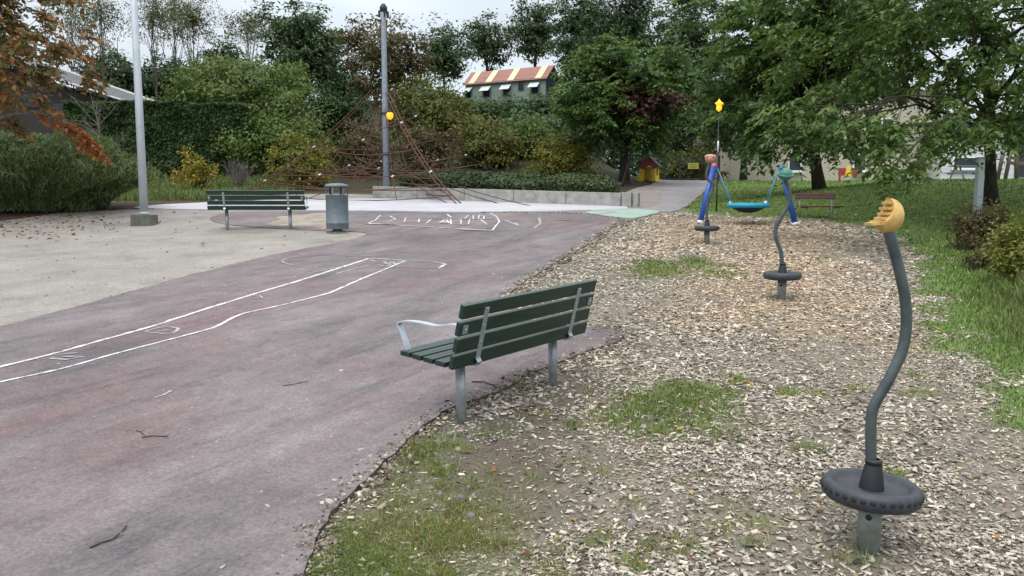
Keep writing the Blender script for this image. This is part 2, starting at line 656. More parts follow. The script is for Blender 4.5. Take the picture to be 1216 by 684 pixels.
def tile_mat():
    m, n, p = mat_new("red_roof_tiles")
    t = nd(n, "ShaderNodeTexCoord")
    b = nd(n, "ShaderNodeTexBrick")
    b.inputs["Scale"].default_value = 3.2
    b.inputs["Color1"].default_value = (.27, .095, .078, 1)
    b.inputs["Color2"].default_value = (.19, .068, .058, 1)
    b.inputs["Mortar"].default_value = (.40, .25, .2, 1)
    b.inputs["Mortar Size"].default_value = .03
    n.links.new(t.outputs["UV"] if False else t.outputs["Object"], b.inputs["Vector"])
    n.links.new(b.outputs[0], p.inputs["Base Color"])
    p.inputs["Roughness"].default_value = .75
    return m


M_TILE = tile_mat()
L_CHERRY = foliage("cherry_leaves", [(.045, .092, .024), (.080, .145, .036), (.130, .205, .056)], .32, .5, .7)
L_MID = foliage("maple_leaves", [(0.046, 0.095, 0.029), (0.079, 0.145, 0.042), (0.123, 0.196, 0.057)], .38, .5, .6)
L_DARK = foliage("dark_leaves", [(0.038, 0.075, 0.035), (0.056, 0.111, 0.044), (0.085, 0.148, 0.052)], .22, .5, .4, (.05, .082, .03))
L_ASH = foliage("ash_leaves", [(0.041, 0.081, 0.036), (0.067, 0.124, 0.049), (0.102, 0.171, 0.063)], .25, .5, .5, (.06, .09, .035))
L_OLIVE = foliage("olive_leaves", [(0.070, 0.095, 0.023), (0.108, 0.137, 0.030), (0.159, 0.171, 0.038)], .3, .55, .5, (.15, .13, .03))
L_BROWNO = foliage("brown_olive_leaves", [(0.075, 0.083, 0.035), (0.105, 0.102, 0.042), (0.138, 0.110, 0.046)], .3, .55, .4, (.13, .075, .03))
L_GREEN = foliage("shrub_leaves", [(0.063, 0.119, 0.028), (0.095, 0.168, 0.038), (0.140, 0.211, 0.048)], .3, .5, .5, (.15, .165, .035))
L_YELLOW = foliage("yellow_leaves", [(0.196, 0.172, 0.023), (0.322, 0.265, 0.034), (0.414, 0.322, 0.046)], .35, .5, 1.2, (.11, .13, .03))
L_YG = foliage("yellow_green_leaves", [(0.099, 0.127, 0.022), (0.154, 0.176, 0.029), (0.242, 0.220, 0.039)], .35, .5, .9, (.28, .23, .04))
L_HEDGE = foliage("thuja_hedge", [(0.018, 0.045, 0.012), (0.031, 0.070, 0.018), (0.045, 0.096, 0.023)], .15, .6, .8, (.045, .085, .022))
L_JUNI = foliage("juniper_sprays", [(0.068, 0.119, 0.041), (0.119, 0.182, 0.062), (0.196, 0.257, 0.097)], .15, .6, .5, (.16, .20, .075))
L_ORANGE = foliage("autumn_maple_leaves", [(0.096, 0.126, 0.036), (0.132, 0.120, 0.038), (0.288, 0.138, 0.050), (0.432, 0.180, 0.066)], .35, .5, .55, (.045, .07, .018))
L_RED = foliage("copper_leaves", [(.05, .026, .02), (.09, .036, .026), (.035, .05, .02)], .25, .5, .6, (.13, .05, .035))
L_BIRCH = foliage("birch_leaves", [(.06, .08, .03), (.09, .11, .04), (.14, .13, .05)], .35, .5, .5)
L_DRYB = foliage("dry_bush_leaves", [(.085, .075, .03), (.13, .105, .045), (.075, .085, .03)], .3, .6, 1.5, (.15, .11, .06))
L_GOLD = foliage("golden_bush_leaves", [(.10, .13, .02), (.17, .19, .03), (.25, .25, .045)], .35, .5, 1.5, (.13, .17, .03))
L_COVER = foliage("ground_cover_leaves", [(.02, .04, .012), (.034, .062, .018), (.05, .08, .022)], .2, .5, .8)

# ------------------------------------------------------------------ ground
ASPH_PX = [(338, 760), (360, 684), (373, 650), (401, 605), (450, 560), (490, 522), (522, 497), (560, 481), (600, 466), (640, 442), (700, 421),
           (743, 404), (737, 396), (715, 390), (690, 388), (652, 392), (618, 384), (602, 366), (606, 348), (650, 319), (690, 297),
           (720, 276), (747, 262), (700, 255), (640, 253.5), (540, 254), (440, 252), (290, 252), (262, 254.5), (247, 261), (256, 266),
           (300, 271.5), (380, 275.5), (430, 277), (441, 280), (400, 290), (330, 303), (240, 325), (150, 350), (60, 376), (0, 392), (-200, 440)]
asph = [tuple(G(*p)[:2]) for p in ASPH_PX] + [(-9.5, 4), (-9.5, -5), (0.6, -5), (-.3, 1.5)]


def rough_poly(P, step=.12, amp=.03, sc=3.0):
    out = []
    n = len(P)
    for i in range(n):
        a, b = np.array(P[i]), np.array(P[(i + 1) % n])
        L = np.linalg.norm(b - a)
        k = max(1, int(L / step))
        nn = np.array((-(b - a)[1], (b - a)[0])) / max(L, 1e-6)
        for j in range(k):
            q = a + (b - a) * j / k
            q = q + nn * amp * 2 * (fbm(q[0], q[1], sc, 3) - .5)
            out.append(tuple(q))
    return out


def smooth_poly(P, it=1):
    for _ in range(it):
        Q = []
        n = len(P)
        for i in range(n):
            a, b = np.array(P[i]), np.array(P[(i + 1) % n])
            Q += [tuple(a * .75 + b * .25), tuple(a * .25 + b * .75)]
        P = Q
    return P


def sheet(name, P, dz, mat, skirt=0.0, amp=.03, step=.12, parent=None, kind='structure', sm=1, amp2=0, edge_mat=None):
    P = rough_poly(smooth_poly(P, sm), step, amp)
    if amp2: P = rough_poly(P, step * .4, amp2, 14.0)
    me = bpy.data.meshes.new(name)
    A = np.array(P)
    z = T(A[:, 0], A[:, 1]) + dz
    vs = [(a[0], a[1], zz) for a, zz in zip(A, z)]
    n = len(vs)
    from mathutils.geometry import tessellate_polygon
    tris = tessellate_polygon([[Vector(v) for v in vs]])
    fs = [list(t) for t in tris]
    fs2 = []
    for f in fs:
        a, b, c = (Vector(vs[i]) for i in f)
        if (b - a).cross(c - a).z < 0: f.reverse()
        fs2.append(f)
    if skirt:
        vs += [(v[0], v[1], v[2] - skirt) for v in vs[:n]]
        area = sum(vs[i][0] * vs[(i + 1) % n][1] - vs[(i + 1) % n][0] * vs[i][1] for i in range(n))
        for i in range(n):
            j = (i + 1) % n
            fs2.append([i, n + i, n + j, j] if area > 0 else [j, n + j, n + i, i])
    me.from_pydata(vs, [], fs2)
    me.materials.append(mat)
    if edge_mat:
        me.materials.append(edge_mat)
        for pl_ in me.polygons:
            if len(pl_.vertices) == 4: pl_.material_index = 1
    me.update()
    o = bpy.data.objects.new(name, me)
    COL.objects.link(o)
    if kind: o["kind"] = kind
    if parent: o.parent = parent
    return o, P


ASPH_Z = .032
asphalt, ASPH = sheet("asphalt", asph, ASPH_Z, M_ASPH, .06, .05, .10, amp2=.022, edge_mat=M_ASPHE)
SAND_PX = [(-250, 470), (0, 410), (240, 340), (470, 300), (470, 270), (445, 248), (300, 246), (185, 246), (168, 247.3), (110, 249), (60, 252.5), (0, 261), (-150, 277), (-400, 320)]
sand, SANDP = sheet("sand", [tuple(G(*p)[:2]) for p in SAND_PX] + [(-30, 8), (-30, 3), (-12, 3)], .02, M_SAND, .03, .05, .25)
sheet("sand_spill", [tuple(G(*p)[:2]) for p in [(318, 268), (335, 260), (352, 256), (380, 254.2), (394, 256), (400, 264), (392, 274), (360, 274), (335, 272.5)]], ASPH_Z + .005, M_SANDY, 0, .40, .22, amp2=.12)
sheet("sand_strip", [tuple(G(*p)[:2]) for p in [(330, 239), (455, 237.5), (455, 232), (400, 230.5), (330, 232)]], .012, M_SAND, .02, .05, .3)
PLAZA_PX = [(150, 247.5), (185, 249.6), (290, 251), (440, 251.5), (540, 253.5), (640, 252.6), (700, 251), (748, 250), (742, 246), (600, 241), (455, 236.8), (345, 238), (215, 243)]
plaza, PLAZP = sheet("plaza", [tuple(G(*p)[:2]) for p in PLAZA_PX], .044, M_PLAZA, .05, .03, .2)
sheet("green_pavement", [tuple(G(*p)[:2]) for p in [(688, 253), (742, 249), (790, 252.2), (768, 258.5), (748, 262), (715, 258)]], .050, M_GREENP, .06, .05, .15)
path, PATHP = sheet("path", [tuple(G(*p)[:2]) for p in [(736, 249), (790, 253.5), (812, 249), (830, 234), (846, 219), (842, 214), (796, 213.5), (787, 220), (783, 238), (770, 246)]] , .024, M_PATH, .03, .05, .25)
sheet("gravel_path", [tuple(G(*p)[:2]) for p in [(738, 249), (776, 247), (784, 238), (788, 221), (796, 214.5), (780, 219), (757, 223.5), (741, 229)]], .030, M_PATHR, .03, .06, .25)
sheet("mulch_border", [tuple(G(*p)[:2]) for p in [(-300, 300), (0, 264), (60, 255), (110, 251.5), (170, 248.5), (230, 245), (330, 240), (330, 234), (200, 239), (100, 242), (0, 246), (-300, 255)]], .030, M_MULCH, .03, .08, .25)

# zones painted into the one ground sheet's albedo: wood chips, bare soil, lawn
PATCH = []          # grass patches among the chips: (centre x, y, radius x, radius y, strength)
for px0, px1, py0, py1, st in [(690, 900, 447, 540, .95), (790, 900, 485, 535, .6), (905, 962, 458, 476, .9), (855, 892, 446, 462, .9), (735, 880, 302, 332, .85),
                               (690, 728, 632, 655, 1.0), (735, 775, 662, 684, 1.0), (605, 632, 455, 472, .9), (970, 1000, 300, 314, .7),
                               (612, 640, 625, 642, .8), (1060, 1110, 440, 455, .6), (548, 580, 566, 590, .35), (680, 710, 460, 475, .5), (480, 500, 527, 537, .9),
                               (655, 700, 540, 560, .3), (1075, 1120, 520, 545, .25)]:
    a, b = G(px0, (py0 + py1) / 2), G(px1, (py0 + py1) / 2)
    c, d = G((px0 + px1) / 2, py1), G((px0 + px1) / 2, py0)
    PATCH.append(((a.x + b.x) / 2, (c.y + d.y) / 2, (b.x - a.x) / 2, (d.y - c.y) / 2, st))
_r = random.Random(21)
for _ in range(70):
    g_ = G(_r.uniform(480, 1110), _r.uniform(330, 670))
    r_ = _r.uniform(.04, .13) * (1 + .04 * g_.y)
    PATCH.append((g_.x, g_.y, r_ * 1.3, r_, _r.choice((.35, .5, .8))))
LAWN = [tuple(G(*p)[:2]) for p in [(330, 780), (365, 668), (400, 600), (447, 560), (480, 548), (520, 580), (560, 610), (600, 650), (640, 720), (640, 800)]]
SOIL = [tuple(G(*p)[:2]) for p in [(440, 575), (490, 520), (540, 490), (650, 455), (745, 408), (720, 450), (690, 500), (680, 560), (640, 620), (560, 640), (480, 620)]]
FRESH = [tuple(G(*p)[:2]) for p in [(770, 256), (950, 263), (1000, 266), (1010, 300), (1040, 340), (1080, 420), (860, 390), (800, 350), (860, 300), (740, 300)]]


def psdist(x, y, P):
    P = np.array(P)
    d = seg_dist(x, y, np.vstack([P, P[:1]]))
    return np.where(in_poly(x, y, P), d, -d)


def zones(x, y):
    """weights: grass, soil, fresh for points in the chip bed"""
    gn = fbm(x, y, 2.2, 4)
    g = np.zeros_like(x)
    for cx_, cy_, rx, ry, st in PATCH:
        q = np.hypot((x - cx_) / rx, (y - cy_) / ry)
        g = np.maximum(g, st * sst(1.25, .35, q + (gn - .5) * 1.8) if False else st * (1 - sst(.35, 1.2, q + (gn - .5) * 1.7)))
    lw = sst(-.35, .75, psdist(x, y, LAWN) + (gn - .5) * 1.3)
    g = np.maximum(g, lw * .95)
    so = sst(-.3, .5, psdist(x, y, SOIL) + (gn - .5) * .9)
    fr = sst(-.8, 1.2, psdist(x, y, FRESH) + (gn - .5) * 2)
    gd = grass_d(x, y)
    right = sst(-.25, .45, gd + (gn - .5) * 1.1)
    return g, so, fr, right, gn


def ground_colour(x, y):
    g, so, fr, right, gn = zones(x, y)
    f2 = fbm(x, y, 7, 3, 3.3)[:, None]
    chip = np.array((.185, .162, .132)) * (.7 + .6 * f2)
    chip = chip + fr[:, None] * np.array((.05, .03, .008))
    soil = np.array((.105, .088, .070)) * (.75 + .5 * f2)
    lawn = np.array((.092, .115, .038)) * (.7 + .6 * f2)
    hill = np.array((.115, .175, .048)) * (.65 + .7 * f2)
    c = chip * (1 - so[:, None]) + soil * so[:, None]
    k = (g * .75)[:, None]
    c = c * (1 - k) + lawn * k
    c = c * (1 - right[:, None]) + hill * right[:, None]
    # beyond the play area: dark leaf litter and rough grass
    out = np.clip(sst(-6, -9, x) if False else 0 * x, 0, 1)
    far = sst(26, 29, y) * (1 - right)
    lit = np.array((.038, .042, .020)) * (.6 + .8 * f2)
    c = c * (1 - far[:, None]) + lit * far[:, None]
    return c


def lines(dense0, dense1, st, lo, hi, grow=1.22):
    a = list(np.arange(dense0, dense1, st))
    s_, v = st, a[-1]
    while v < hi:
        s_ *= grow
        v += s_
        a.append(v)
    s_, v = st, dense0
    while v > lo:
        s_ *= grow
        v -= s_
        a.insert(0, v)
    return np.array(a)


gx = lines(-2.5, 9.5, .09, -700, 700, 1.12)
gy = lines(2.5, 22, .09, -60, 900, 1.06)
X, Y = np.meshgrid(gx, gy)
xf, yf = X.ravel(), Y.ravel()
zf = T(xf, yf) + .012 * (fbm(xf, yf, 3, 3, 9.1) - .5) * (1 - sst(20, 24, yf)) * (grass_d(xf, yf) < .5)
nx, ny = len(gx), len(gy)
idx = np.arange(nx * ny).reshape(ny, nx)
FQ = np.stack([idx[:-1, :-1], idx[:-1, 1:], idx[1:, 1:], idx[1:, :-1]], -1).reshape(-1, 4)
ground = np_mesh("ground", np.stack([xf, yf, zf], 1), FQ, M_GROUND, smooth=True, color=ground_colour(xf, yf))
tag(ground, kind='structure')


def on_asph(x, y, pad=0.0):
    A = np.array(ASPH)
    m = in_poly(x, y, A)
    return m


# ---- wood chips
def boxes(Pn, L, W, H, yaw, pit, rol, col):
    n = len(Pn)
    base = np.array([(-1, -1, -1), (1, -.8, -1), (1, .8, -1), (-1, 1, -1), (-.9, -.8, 1), (.85, -.7, 1), (.95, .6, 1), (-.9, .9, 1)], float) / 2
    b = base[None] * np.stack([L, W, H], 1)[:, None, :]
    b = b + (RNG.random((n, 8, 3)) - .5) * (W * .35)[:, None, None] * np.array((1, 1, .2))
    cy, sy, cp, sp, cr, sr = np.cos(yaw), np.sin(yaw), np.cos(pit), np.sin(pit), np.cos(rol), np.sin(rol)
    Rz = np.zeros((n, 3, 3)); Rz[:, 0, 0] = cy; Rz[:, 0, 1] = -sy; Rz[:, 1, 0] = sy; Rz[:, 1, 1] = cy; Rz[:, 2, 2] = 1
    Ry = np.zeros((n, 3, 3)); Ry[:, 0, 0] = cp; Ry[:, 0, 2] = sp; Ry[:, 2, 0] = -sp; Ry[:, 2, 2] = cp; Ry[:, 1, 1] = 1
    Rx = np.zeros((n, 3, 3)); Rx[:, 1, 1] = cr; Rx[:, 1, 2] = -sr; Rx[:, 2, 1] = sr; Rx[:, 2, 2] = cr; Rx[:, 0, 0] = 1
    M = Rz @ Ry @ Rx
    V = np.einsum('nij,nkj->nki', M, b) + Pn[:, None, :]
    fq = np.array([(4, 5, 6, 7), (0, 1, 5, 4), (1, 2, 6, 5), (2, 3, 7, 6), (3, 0, 4, 7)])
    Fq = (np.arange(n)[:, None, None] * 8 + fq[None]).reshape(-1, 4)
    return V.reshape(-1, 3), Fq, np.repeat(col, 8, 0)


def scatter(x0, x1, y0, y1, n):
    return RNG.uniform(x0, x1, n), RNG.uniform(y0, y1, n)


def in_view(x, y, m=90):
    """inside the widened field of view, so nothing is spent on ground the photo cannot see"""
    return (np.abs(x) < y * .66 + 1.5)


CV, CF, CC, off = [], [], [], 0
for (y0, y1, dens, sz) in [(2.6, 5, 5600, .85), (5, 7.5, 3600, .95), (7.5, 11, 2100, 1.1), (11, 15, 900, 1.4), (15, 21, 520, 1.75)]:
    a = 13.5
    x, y = scatter(-3.2, 10.3, y0, y1, int(dens * a * (y1 - y0)))
    ok = in_view(x, y) & ~on_asph(x, y)
    x, y = x[ok], y[ok]
    g, so, fr, right, gn = zones(x, y)
    keep = (1 - so * .88) * (1 - g * .82) * (1 - right * .96)
    keep = keep * np.where(x < -1.2, .5, 1)
    keep *= np.clip(.28 + 2.6 * (fbm(x, y, 1.1, 4, 2.2) - .36), .28, 1.0)
    keep = np.where(in_poly(x, y, np.array(PLAZP)) | (y > 20.8) | in_poly(x, y, np.array(SANDP)), 0, keep)
    ok = RNG.random(len(x)) < keep
    x, y, fr, so, gn = x[ok], y[ok], fr[ok], so[ok], gn[ok]
    n = len(x)
    L = np.minimum(RNG.lognormal(math.log(.0235), .46, n), .048) * sz
    W = L * RNG.uniform(.25, .55, n)
    H = np.clip(W * .3, .002, .009)
    t = RNG.random((n, 1))
    grey = np.array((.425, .385, .325)) * (.42 + .95 * t) * (1 - .08 * RNG.random((n, 3)))
    sz_ = .75 + .6 * fbm(x, y, .9, 2, 8.8)
    L, W, H = L * sz_, W * sz_, H * sz_
    frs = np.array((.54, .415, .295)) * (.6 + .75 * t) * (1 - .08 * RNG.random((n, 3)))
    dk = np.array((.10, .08, .065))
    k = np.clip(fr[:, None] * .85 + (RNG.random((n, 1)) < .12) * .5, 0, 1)
    c = grey * (1 - k) + frs * k
    c = np.where(RNG.random((n, 1)) < .17, dk * (.6 + t), c)
    z = T(x, y) + .002 + H * .5 + RNG.random(n) * .012 * (1 - .7 * so)
    v, f, cc = boxes(np.stack([x, y, z], 1), L, W, H, RNG.uniform(0, 6.3, n), RNG.normal(0, .22, n), RNG.normal(0, .27, n), c)
    CV.append(v); CF.append(f + off); CC.append(cc)
    off += len(v)
# crumbs, soil and chips lying over the broken asphalt edge
A_ = np.array(ASPH)
A_ = A_[(A_[:, 0] > -2.3) & (A_[:, 1] > 2.4) & (A_[:, 1] < 21)]
n = 6500
q = A_[RNG.integers(0, len(A_), n)]
x, y = q[:, 0] + RNG.normal(.015, .07, n), q[:, 1] + RNG.normal(-.012, .07, n)
ok = (x > -2.4) & in_view(x, y) & ((x > -.9) | (y < 12))
x, y = x[ok], y[ok]
n = len(x)
L = RNG.lognormal(math.log(.013), .5, n) * (1 + .05 * y)
c = np.where(RNG.random((n, 1)) < .60, np.array((.13, .108, .085)), np.array((.33, .29, .235))) * RNG.uniform(.5, 1.4, (n, 1))
z = T(x, y) + np.where(on_asph(x, y), ASPH_Z + .003, .012 + .012 * RNG.random(n))
v, f, cc = boxes(np.stack([x, y, z], 1), L, L * .6, L * .3, RNG.uniform(0, 6.3, n), RNG.normal(0, .25, n), RNG.normal(0, .3, n), c)
CV.append(v); CF.append(f + off); CC.append(cc)
off += len(v)
# a few chips kicked on to the asphalt
x, y = scatter(-4, 1.6, 3, 18, 1500)
dm = seg_dist(x, y, np.array(ASPH + ASPH[:1]))
ok = on_asph(x, y) & in_view(x, y) & (RNG.random(len(x)) < np.exp(-dm * 2.2) * .8 + .012)
x, y = x[ok], y[ok]
n = len(x)
L = RNG.lognormal(math.log(.022), .4, n)
c = np.array((.42, .37, .30)) * RNG.uniform(.6, 1.3, (n, 1))
v, f, cc = boxes(np.stack([x, y, T(x, y) + ASPH_Z + .004], 1), L, L * .45, L * .15, RNG.uniform(0, 6.3, n), RNG.normal(0, .08, n), RNG.normal(0, .1, n), c)
CV.append(v); CF.append(f + off); CC.append(cc)
o = np_mesh("wood_chips", np.vstack(CV), np.vstack(CF), M_CHIP, color=np.vstack(CC))
tag(o, "loose bleached and tan wood chips covering the play area ground", "wood chips", kind='stuff')

# ---- gravel by the bench feet
pts = []
for px, py, r, k in [(600, 512, .16, 60), (545, 515, .12, 45), (660, 465, .14, 40), (560, 497, .10, 25), (640, 480, .2, 30), (510, 590, .25, 25), (660, 600, .35, 40), (500, 545, .15, 20)]:
    g = G(px, py)
    for _ in range(k):
        pts.append((g.x + random.gauss(0, r), g.y + random.gauss(0, r * .8)))
P2 = np.array(pts)
P2 = P2[~on_asph(P2[:, 0], P2[:, 1])]
n = len(P2)
L = RNG.lognormal(math.log(.017), .45, n)
v, f, cc = boxes(np.stack([P2[:, 0], P2[:, 1], T(P2[:, 0], P2[:, 1]) + L * .2], 1), L, L * .7, L * .45, RNG.uniform(0, 6.3, n), RNG.normal(0, .3, n), RNG.normal(0, .3, n),
                 np.array((.24, .235, .235)) * RNG.uniform(.5, 1.4, (n, 1)))
o = np_mesh("gravel", v, f, M_STONE, color=cc)
tag(o, "grey crushed gravel scattered round the near bench feet", "gravel", kind='stuff')


# ---- grass
def blades(name, x, y, h, wd, col, label, lean=.55, dz=0.0):
    n = len(x)
    z = T(x, y) - .01 + dz
    a = RNG.uniform(0, 2 * math.pi, n)
    ln = np.abs(RNG.normal(0, lean, n)) * h
    b = a + RNG.normal(math.pi / 2, .5, n)
    dx, dy = np.cos(a) * wd / 2, np.sin(a) * wd / 2
    lx, ly = np.cos(b) * ln, np.sin(b) * ln
    V = np.zeros((n, 6, 3))
    for k, (t, wf) in enumerate(((0, 1), (.55, .8), (1, .12))):
        q = t * t
        zz = z + h * (t - .18 * q * (ln / np.maximum(h, 1e-4)))
        V[:, 2 * k] = np.stack([x - dx * wf + lx * q, y - dy * wf + ly * q, zz], 1)
        V[:, 2 * k + 1] = np.stack([x + dx * wf + lx * q, y + dy * wf + ly * q, zz], 1)
    fq = np.array([(0, 1, 3, 2), (2, 3, 5, 4)])
    Fq = (np.arange(n)[:, None, None] * 6 + fq[None]).reshape(-1, 4)
    o = np_mesh(name, V.reshape(-1, 3), Fq, M_GRASS, color=np.repeat(col, 6, 0))
    return tag(o, label, "grass", kind='stuff')


def gcol(x, y, n, dry=.0):
    t = RNG.random((n, 1))
    p = fbm(x, y, .8, 3, 6.6)[:, None]
    a = np.array((.100, .180, .040)) * (1 - t) + np.array((.175, .265, .065)) * t
    st = np.array((.25, .225, .11)) * (.6 + .7 * RNG.random((n, 1)))
    k = ((RNG.random((n, 1)) < (.05 + dry + .30 * sst(.55, .75, p)))).astype(float)
    return (a * (1 - k) + st * k) * (.75 + .5 * p)


GX, GY, GH, GW, GD = [], [], [], [], []
# tufts and patches in the chip bed, lawn in the near corner
x, y = scatter(-2.2, 4.5, 2.6, 15, 420000)
ok = in_view(x, y) & ~on_asph(x, y)
x, y = x[ok], y[ok]
g, so, fr, right, gn = zones(x, y)
lw = psdist(x, y, LAWN) > -.2
pr = np.clip(g - .10, 0, 1) * np.where(lw, .85, 1.0) * (1 - sst(7, 14, y) * .5)
pr = pr * np.where(fbm(x, y, 6, 2, 4.4) > .42, 1, .35)
pr = np.maximum(pr, .012 + .05 * so)
ok = RNG.random(len(x)) < pr
x, y, lw, g = x[ok], y[ok], lw[ok], g[ok]
n = len(x)
h = np.where(lw, RNG.uniform(.015, .05, n), RNG.uniform(.02, .075, n)) * (.7 + .5 * g)
wd = .0035 + .0007 * y
blades("grass_tufts", x, y, h, wd, gcol(x, y, n, .12) * np.where(lw, 1.0, 1.08)[:, None] * np.array((1.1, 1, 1)), "short green grass tufts growing up through the wood chips", .8)
lx_, ly_ = np.array(LAWN)[:, 0], np.array(LAWN)[:, 1]
x, y = scatter(lx_.min() - .3, lx_.max() + .3, max(2.5, ly_.min()), ly_.max() + .3, 190000)
gn = fbm(x, y, 2.6, 4, 1.9)
pd_ = psdist(x, y, LAWN) + (gn - .5) * 1.5
ok = ~on_asph(x, y) & (RNG.random(len(x)) < sst(-.2, .55, pd_) * (.30 + 1.6 * sst(.36, .60, fbm(x, y, 4.2, 4, 3.1))))
x, y, gn = x[ok], y[ok], gn[ok]
n = len(x)
c = gcol(x, y, n, .16) * np.array((1.0, .92, .9)) * (.75 + .5 * RNG.random((n, 1)))
blades("lawn_grass", x, y, RNG.uniform(.012, .045, n) * (.5 + 1.1 * gn), np.full(n, .0042), c, "thin mossy lawn in the near corner beside the asphalt", .95)
# mound on the right
BX, BY = [], []
for (y0, y1, dens) in [(3.5, 7, 1700), (7, 10, 1300), (10, 14, 750), (14, 19, 420), (19, 25, 260), (25, 37, 130)]:
    x1 = y1 * .72 + 2
    x, y = scatter(2.8, x1, y0, y1, int(dens * (x1 - 2.8) * (y1 - y0)))
    gd = grass_d(x, y)
    gn = fbm(x, y, 2.2, 4)
    ok = in_view(x, y) & (gd + (gn - .5) * 1.2 > .02 + .25 * RNG.random(len(x)))
    BX.append(x[ok]); BY.append(y[ok])
x, y = np.concatenate(BX), np.concatenate(BY)
n = len(x)
gd = grass_d(x, y)
tall = sst(.5, .7, fbm(x, y, .5, 3, 1.1)) * (1 - sst(12, 17, y))
rough_ = sst(.3, 1.6, gd) * (1 - sst(10, 14, y))
h = (.05 + .15 * rough_ + .16 * tall * sst(.2, 1.5, gd)) * RNG.uniform(.5, 1.3, n)
c = gcol(x, y, n, .03)
dry = (rough_ * (RNG.random(n) < .50))[:, None]
c = c * (1 - dry) + np.array((.20, .19, .085)) * (.6 + .7 * RNG.random((n, 1))) * dry
blades("mound_grass", x, y, h, .004 + .0011 * y, c, "rough green grass covering the mound beside the wood chips", .6)
# rough verge behind the plaza on the left
x, y = scatter(-16, -4, 24.5, 33, 26000)
ok = in_view(x, y) & ~in_poly(x, y, np.array(PLAZP)) & ~in_poly(x, y, np.array(SANDP)) & (x < -8 - .0 * y)
x, y = x[ok], y[ok]
n = len(x)
blades("verge_grass", x, y, RNG.uniform(.08, .3, n), np.full(n, .035), gcol(x, y, n, .2) * .8, "unmown verge grass below the tall clipped hedge", .5)

# ---- fallen leaves
pts = []
for _ in range(900):
    px, py = random.gauss(60, 75), random.uniform(249, 292)
    if py > 262 + random.random() * 34 - .09 * px: continue
    g = G(max(-60, px), py)
    pts.append((g.x, g.y, .03))
for _ in range(80):
    g = G(random.uniform(-20, 420), 262 + 100 * random.random() ** 1.5)
    pts.append((g.x, g.y, .026))
for _ in range(60):
    g = G(random.uniform(500, 1216), random.uniform(300, 684))
    pts.append((g.x, g.y, .02))
for _ in range(22):
    g = G(random.uniform(680, 900), random.uniform(440, 530))
    pts.append((g.x, g.y, .03))
P2 = np.array(pts)
P2 = P2[~on_asph(P2[:, 0], P2[:, 1])]
n = len(P2)


def leaves(Pn, nrm, ax, L, asp):
    """folded diamond leaves: V (n*4,3), faces"""
    n = len(Pn)
    nrm = nrm / np.linalg.norm(nrm, axis=1, keepdims=True)
    ax = ax - nrm * (ax * nrm).sum(1, keepdims=True)
    ax = ax / np.maximum(np.linalg.norm(ax, axis=1, keepdims=True), 1e-6)
    sd = np.cross(nrm, ax)
    L = L[:, None]
    fold = RNG.uniform(.05, .3, (n, 1))
    V = np.zeros((n, 4, 3))
    V[:, 0] = Pn - ax * L * .5
    V[:, 1] = Pn + sd * L * asp * .5 + nrm * L * fold * .35
    V[:, 2] = Pn + ax * L * .5 - nrm * L * .12
    V[:, 3] = Pn - sd * L * asp * .5 + nrm * L * fold * .35
    return V.reshape(-1, 3), np.arange(n * 4).reshape(-1, 4)


nr = RNG.normal(0, .35, (n, 3)) + np.array((0, 0, 1))
v, f = leaves(np.stack([P2[:, 0], P2[:, 1], T(P2[:, 0], P2[:, 1]) + P2[:, 2]], 1), nr, RNG.normal(0, 1, (n, 3)), RNG.uniform(.03, .065, n) * np.where(P2[:, 1] > 14, 1.9, 1), .6)
cc = np.array([(.30, .12, .035), (.36, .20, .05), (.18, .09, .045), (.40, .30, .10)])[RNG.integers(0, 4, n)] * RNG.uniform(.6, 1.2, (n, 1))
o = np_mesh("fallen_leaves", v, f, M_LITTER, color=np.repeat(cc, 4, 0))
tag(o, "brown and orange fallen leaves lying on sand and chips", "leaves", kind='stuff')


# ------------------------------------------------------------------ chalk marks (painted on the asphalt, parts of it)
def chalk(pxs, wd, mat=None, jit=.006, seed=0, cross=0.0):
    pts = [G(*p) for p in pxs]
    P = [np.array((p.x, p.y)) for p in pts]
    Q = []
    for i in range(len(P) - 1):
        a, b = P[i], P[i + 1]
        k = max(2, int(np.linalg.norm(b - a) / .06))
        for j in range(k): Q.append(a + (b - a) * j / k)
    Q.append(P[-1])
    Q = np.array(Q)
    if len(Q) > 8:                                     # soften corners
        for _ in range(3):
            Q[1:-1] = (Q[:-2] + 2 * Q[1:-1] + Q[2:]) / 4
    d = np.gradient(Q, axis=0)
    nn = np.stack([-d[:, 1], d[:, 0]], 1)
    nn /= np.maximum(np.linalg.norm(nn, axis=1, keepdims=True), 1e-9)
    rr = np.random.default_rng(len(pxs) * 7 + seed)
    ww = wd * (.75 + .5 * rr.random((len(Q), 1))) / 2
    ww = ww * (1 + cross * np.abs(nn[:, 1:2]) ** 2)
    a, b = Q + nn * ww + nn * rr.normal(0, jit, (len(Q), 1)), Q - nn * ww
    z = T(Q[:, 0], Q[:, 1]) + ASPH_Z + .004
    V = np.vstack([np.column_stack([a, z]), np.column_stack([b, z])])
    n = len(Q)
    F_ = np.array([(n + i, n + i + 1, i + 1, i) for i in range(n - 1)])
    o = np_mesh("chalk_line", V, F_, mat or M_CHALK, parent=asphalt)
    return o


